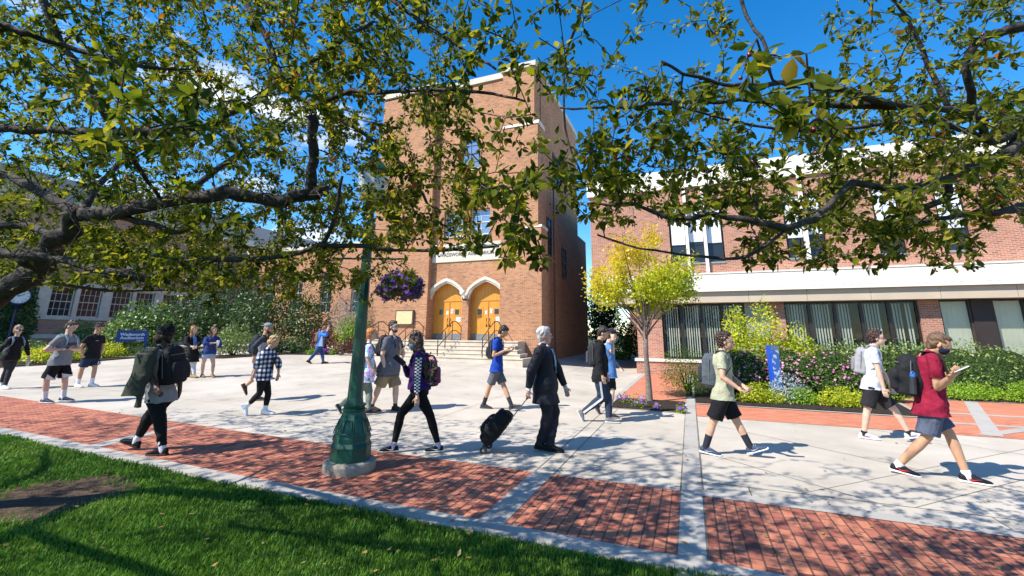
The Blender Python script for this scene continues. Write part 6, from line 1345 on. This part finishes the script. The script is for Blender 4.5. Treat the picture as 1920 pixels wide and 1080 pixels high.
# young yellow tree
def young_tree():
    rg=np.random.default_rng(5); b=AB(-1.11,12.45,0); rt=Root('young_tree',b,'young tree with bright yellow and lime autumn leaves in the mulched pit','tree'); mb=MB()
    cw=(b-CAM)@CF
    mb.tube([b-[0,0,.1],b+[0,0,.04],b+[.01,0,.5],b+[-.01,.02,1.2],b+[.0,0,1.95]],[.16,.10,.075,.065,.075],12)
    tips=[]
    for i in range(20):
        an=i*2.4+rg.random()*.5; q=(.15+.85*rg.random()); out=np.array([math.cos(an),math.sin(an)*.8,0]); top=b+out*q*1.68+[0,0,(2.0+3.45*(1-.55*q)*(.30+.70*rg.random()))]; s0=b+[0,0,1.5+.45*rg.random()]
        m=s0*.45+top*.55+out*-.12*q+rg.normal(0,.10,3); pts=[s0,s0*.7+m*.3+[0,0,.05],m,m*.5+top*.5+rg.normal(0,.08,3),top]; mb.tube(pts,[.028,.022,.016,.010,.004],6,False)
        for j in range(11):
            t=.3+.6*rg.random(); p=m+(top-m)*t; e=p+unit(rg.normal(size=(1,3))*[1,1,.6]+[[0,0,.15]])[0]*(.2+.35*rg.random()); mb.tube([p,(p+e)/2+[0,0,.03],e],[.007,.005,.003],4,False); tips+= [e,(p+e)/2]
        tips.append(top)
    mb.build('trunk',simple('smooth_bark',(.17,.13,.105),.8,.2,scale=22,var=.35,bump=.5,bscale=50),rt,smooth=True); tips=np.array(tips); n=12500; wt=rg.random(len(tips))**1.6; wt/=wt.sum(); k=rg.choice(len(tips),n,p=wt); P=tips[k]+rg.normal(0,.12,(n,3))-[0,0,.05]; D=unit(rg.normal(size=(n,3))+[0,0,-.7]); N=unit(rg.normal(size=(n,3))*.7+[0,0,1])
    V,Fq=leaves(P,D,N,.095*(.6+.6*rg.random(n)),.6); h=(P[:,2]-2.3)/2.6; rn=np.clip(.15+.55*h+.35*rg.random(n)-.10*((P-b)@CR),0,1)
    rt.add('crown',fastmesh('crown',V-rt.base,Fq,MLyt,attr={'rnd':np.repeat(rn,4)}))
young_tree()
# ------------------------------------------------------------------ lamp post with hanging basket
def lamp():
    b=G(655,880); b[2]=hz(b[0],b[1]); rt=Root('lamp_post',b,'dark green ornate lamp post on a round concrete plinth in the brick walk','lamp post')
    MGn=M('green_paint',.42,.4); MGn.b.inputs['Coat Weight'].default_value=.08; MGn.col(MGn.ramp(MGn.noise(5,detail=4),[(.3,(.003,.045,.028)),(.7,(.006,.072,.044))])); MGn.bump(MGn.noise(60,detail=2),.06,.005); g=MGn.m
    mb=MB(); mb.lathe([(.325,-.05),(.325,.09),(.31,.115),(.27,.125)],b,28); mb.build('plinth',simple('old_concrete',(.27,.235,.19),.9,.15,scale=7,var=.35,bump=.8,bscale=25),rt,smooth=False)
    r=.28; mb=MB(); mb.lathe([(.248,.12),(.248,.30),(.238,.32)],b,8,rot=.39); mb.lathe([(.255,.29),(.230,.335),(.224,.36)],b,8,rot=.39); mb.lathe([(.236,.36),(.236,.40),(.220,.44),(.19,.56),(.150,.66),(.138,.71)],b,8,rot=.39)
    for z,rr in ((.71,.155),(.74,.135),(.765,.150)): mb.lathe([(rr*.9,z),(rr,z+.008),(rr,z+.022),(rr*.9,z+.03)],b,16)
    mb.build('base',g,rt)
    mb=MB()
    for k in range(8):
        an=.39+math.pi/8+k*math.pi/4; c,s_=math.cos(an),math.sin(an); t=np.array([-s_,c,0]); o=np.array([c,s_,0])
        q=[b+o*(.236*.93)+t*.062+[0,0,.46],b+o*(.236*.93)-t*.062+[0,0,.46],b+o*(.172*.95)-t*.042+[0,0,.61],b+o*(.172*.95)+t*.042+[0,0,.61]]; q2=[v+o*.012 for v in q]; 
        for i in range(4):
            a,a2=q[i],q[(i+1)%4]; mb.tube([a+o*.003,a2+o*.003],.006,5)
    mb.build('panel_trim',g,rt)
    mb=MB(); mb.lathe([(.112,.785),(.098,.87),(.078,1.6),(.070,2.4),(.058,3.15)],b,8,rot=.39); mb.lathe([(.06,3.15),(.09,3.18),(.09,3.22),(.055,3.27),(.055,3.4),(.10,3.46),(.12,3.52)],b,16); mb.build('shaft',g,rt)
    mb=MB(); mb.lathe([(.10,3.52),(.17,3.60),(.21,3.95),(.20,4.0)],b,8,rot=.39); gl=mb.build('lantern_glass',simple('milk_glass',(.45,.47,.45),.3,.5),rt); mb=MB(); mb.lathe([(.24,4.0),(.25,4.03),(.12,4.18),(.05,4.25),(.03,4.35),(.005,4.42)],b,8,rot=.39); mb.build('lantern_roof',g,rt,gl)
    mb=MB(); e=CR*np.array([1,1,0]); e=e/np.linalg.norm(e)
    for z in (2.72,): 
        mb.tube([b-e*.45+[0,0,z],b+e*.55+[0,0,z]],.014,8); mb.ball(b+e*.56+[0,0,z],.028); mb.ball(b-e*.46+[0,0,z],.028)
        mb.tube([b+[0,0,z-.3],b+e*.15+[0,0,z-.1],b+e*.4+[0,0,z]],.009,6)
    mb.tube([b-e*.30+[0,0,3.08],b+e*.05+[0,0,3.12]],.02,8)
    mb.build('bracket_arm',g,rt)
    mb=MB(); c0=b+e*.10-nrm([b[0],b[1],0])*.02; s=MB(); s.box(-.02,.02,-.001,.001,-.02,.02); 
    pb=b+e*.50+[0,0,2.36]; rb=Root('hanging_basket',pb,'hanging basket overflowing with purple petunias on the lamp post arm','hanging basket')
    mb=MB(); mb.lathe([(.03,-.16),(.12,-.13),(.19,-.05),(.215,.03),(.20,.03)],pb,16); mb.build('coir_liner',simple('coir',(.20,.09,.035),.9,.1,scale=40,var=.4,bump=.8),rb); mb=MB()
    for k in range(3): an=k*2.09; mb.tube([pb+[.2*math.cos(an),.2*math.sin(an),.03],pb+[0,0,.34]],.003,4,False)
    mb.build('chain',MBk,rb)
    rg=np.random.default_rng(3); lb=[(pb[0],pb[1],pb[2]+.05,.25,.25,.13)]+[(pb[0]+.22*math.cos(a),pb[1]+.22*math.sin(a),pb[2]-.03-.08*rg.random(),.10,.10,.14) for a in np.linspace(0,6.28,8)]
    cloudmesh('foliage',lb,1600,.05,MLm,rb,.5,rg=rg)
    Pf,D,N,sz=cloud([(a,b_,c,d*1.08,e_*1.08,f*1.08) for a,b_,c,d,e_,f in lb],340,.036,.3,rg); V,Fq=leaves(Pf,D,N,sz,1.1); V2,_q=leaves(Pf,np.cross(N,D),N,sz,1.1); V3,_q=leaves(Pf,-D,N,sz,1.1); V4,_q=leaves(Pf,-np.cross(N,D),N,sz,1.1); V=np.concatenate([V,V2,V3,V4])
    fo=rb.add('flowers',fastmesh('flowers',V-rb.base,np.arange(len(V)).reshape(-1,4),MPp,attr={'rnd':np.repeat(np.tile(rg.random(len(Pf))*.8,4),4)})); fo['kind']='stuff'
lamp()
# ------------------------------------------------------------------ clock, signs
def clock():
    P=W(36,555,25.5); b=np.array([P[0],P[1],hz(P[0],P[1])]); z=P[2]; rt=Root('post_clock',b,'white faced street clock on a dark post by the ivy at far left','clock'); nk=simple('clock_navy',(.012,.018,.05),.4,.5)
    n=nrm([b[0],b[1],0]); e=np.array([n[1],-n[0],0]); c=np.array([P[0],P[1],z])
    mb=MB(); mb.lathe([(.16,0),(.16,.5),(.09,.6),(.075,2.2),(.09,z-b[2]-.75),(.20,z-b[2]-.55),(.10,z-b[2]-.48)],b,12); mb.build('post',nk,rt)
    mb=MB(); mb.tube([c-n*.15,c+n*.15],.50,24); hs=mb.build('housing',nk,rt); mb=MB(); mb.tube([c-n*.165,c-n*.150],.43,24); fc=mb.build('dial',simple('dial_white',(.75,.75,.72),.5),rt,hs)
    mb=MB(); 
    for k in range(12): a=k*math.pi/6; d=e*math.sin(a)+UP*math.cos(a); mb.tube([c-n*.17+d*.32,c-n*.17+d*.39],.014,4)
    for a,l in ((math.radians(62),.24),(math.radians(292),.34)): d=e*math.sin(a)+UP*math.cos(a); mb.tube([c-n*.175-d*.05,c-n*.175+d*l],.018,4)
    mb.build('hands_and_marks',MBk,rt,hs)
clock()
def sign_left():
    P=W(248,632,22.5); b=np.array([P[0],P[1],hz(P[0],P[1])]); n=nrm([b[0],b[1],0]); e=np.array([n[1],-n[0],0]); bl=simple('sign_blue',(.010,.05,.26),.4,.4); rt=Root('building_sign',b,'blue building name sign on two blue legs in front of the bushes','sign')
    z=P[2]; c=np.array([P[0],P[1],z]); mb=MB()
    def bx(mb,x0,x1,z0,z1,y0,y1): 
        V=[c+e*x+n*y+UP*zz for zz in (z0,z1) for y in (y0,y1) for x in (x0,x1)]; mb.add(V,[(0,2,3,1),(4,5,7,6),(0,1,5,4),(2,6,7,3),(0,4,6,2),(1,3,7,5)])
    bx(mb,-.58,.58,-.22,.28,-.04,.04); bx(mb,-.62,.62,.28,.34,-.06,.06); pn=mb.build('panel',bl,rt)
    for sg in (-1,1): mb=MB(); bx(mb,sg*.58-.05,sg*.58+.05,b[2]-z-.05,.28,-.055,-.045+.10); mb.build('leg',bl,rt)
    for t,zz,sz in (('Wadsworth',.13,.20),('Auditorium',-.045,.20)):
        m=text_mesh(t,sz,.006); m.materials.append(simple('sign_white',(.7,.7,.72),.5)); m.transform(Matrix(((e[0],0,-n[0],0),(e[1],0,-n[1],0),(0,1,0,0),(0,0,0,1)))); o=bpy.data.objects.new('lettering',m); lnk(o,pn); o.location=tuple(c-n*.044+UP*zz-rt.base)
    mb=MB(); bx(mb,.2,.5,-.20,-.17,-.044,-.041); mb.build('caption_bar',simple('sign_white',(.7,.7,.72),.5),rt,pn)
sign_left()
def sign_right():
    P=W(1452,690,11.6); b=np.array([P[0],P[1],0]); z1=W(1452,648,11.6)[2]; rt=Root('pylon_sign',b,'slim blue pylon sign standing among the pink flowers','sign'); n=nrm([b[0],b[1],0]); n=nrm(n*.85+np.array([n[1],-n[0],0])*-.55); e=np.array([n[1],-n[0],0])
    def bx(mb,x0,x1,z0,z1,y0,y1): 
        V=[b+e*x+n*y+UP*zz for zz in (z0,z1) for y in (y0,y1) for x in (x0,x1)]; mb.add(V,[(0,2,3,1),(4,5,7,6),(0,1,5,4),(2,6,7,3),(0,4,6,2),(1,3,7,5)])
    mb=MB(); bx(mb,-.105,.105,-.1,z1,-.10,.10); mb.build('pylon',simple('sign_royal',(.012,.07,.42),.35,.5),rt); mb=MB(); bx(mb,-.10,.10,.35,z1-.12,-.106,-.101); q=M('sign_print',.4,.4); q.col(q.ramp(q.noise(9,detail=1),[(.52,(.03,.12,.40)),(.56,(.45,.5,.6))])); mb.build('print_panel',q.m,rt); mb=MB(); bx(mb,-.10,.10,z1-.11,z1-.01,-.106,-.101); mb.build('header_panel',simple('sign_grey',(.12,.18,.25),.4),rt)
sign_right()

def litter():
    rg=np.random.default_rng(77); n=120; u=rg.uniform(0,1900,n); v=rg.uniform(760,1078,n); P=np.array([G(a,b) for a,b in zip(u,v)]); ab=P@DB; P[:,2]+=np.where(ab<KB0,.035,.018); D=rg.normal(size=(n,3)); D[:,2]*=.15; N=rg.normal(size=(n,3))*.35+[0,0,1]
    V,Fq=leaves(P,D,unit(N),.035+.03*rg.random(n),.6); o=bpy.data.objects.new('fallen_leaves',fastmesh('fallen_leaves',V,Fq,leafmat('fallen_leaf',[(0,(.20,.10,.03)),(.6,(.35,.20,.05)),(1,(.22,.22,.05))],.1),attr={'rnd':np.repeat(rg.random(n),4)})); C.objects.link(o); tag(o,'scattered small fallen leaves on the lawn and paving','leaves',kind='stuff')
litter()
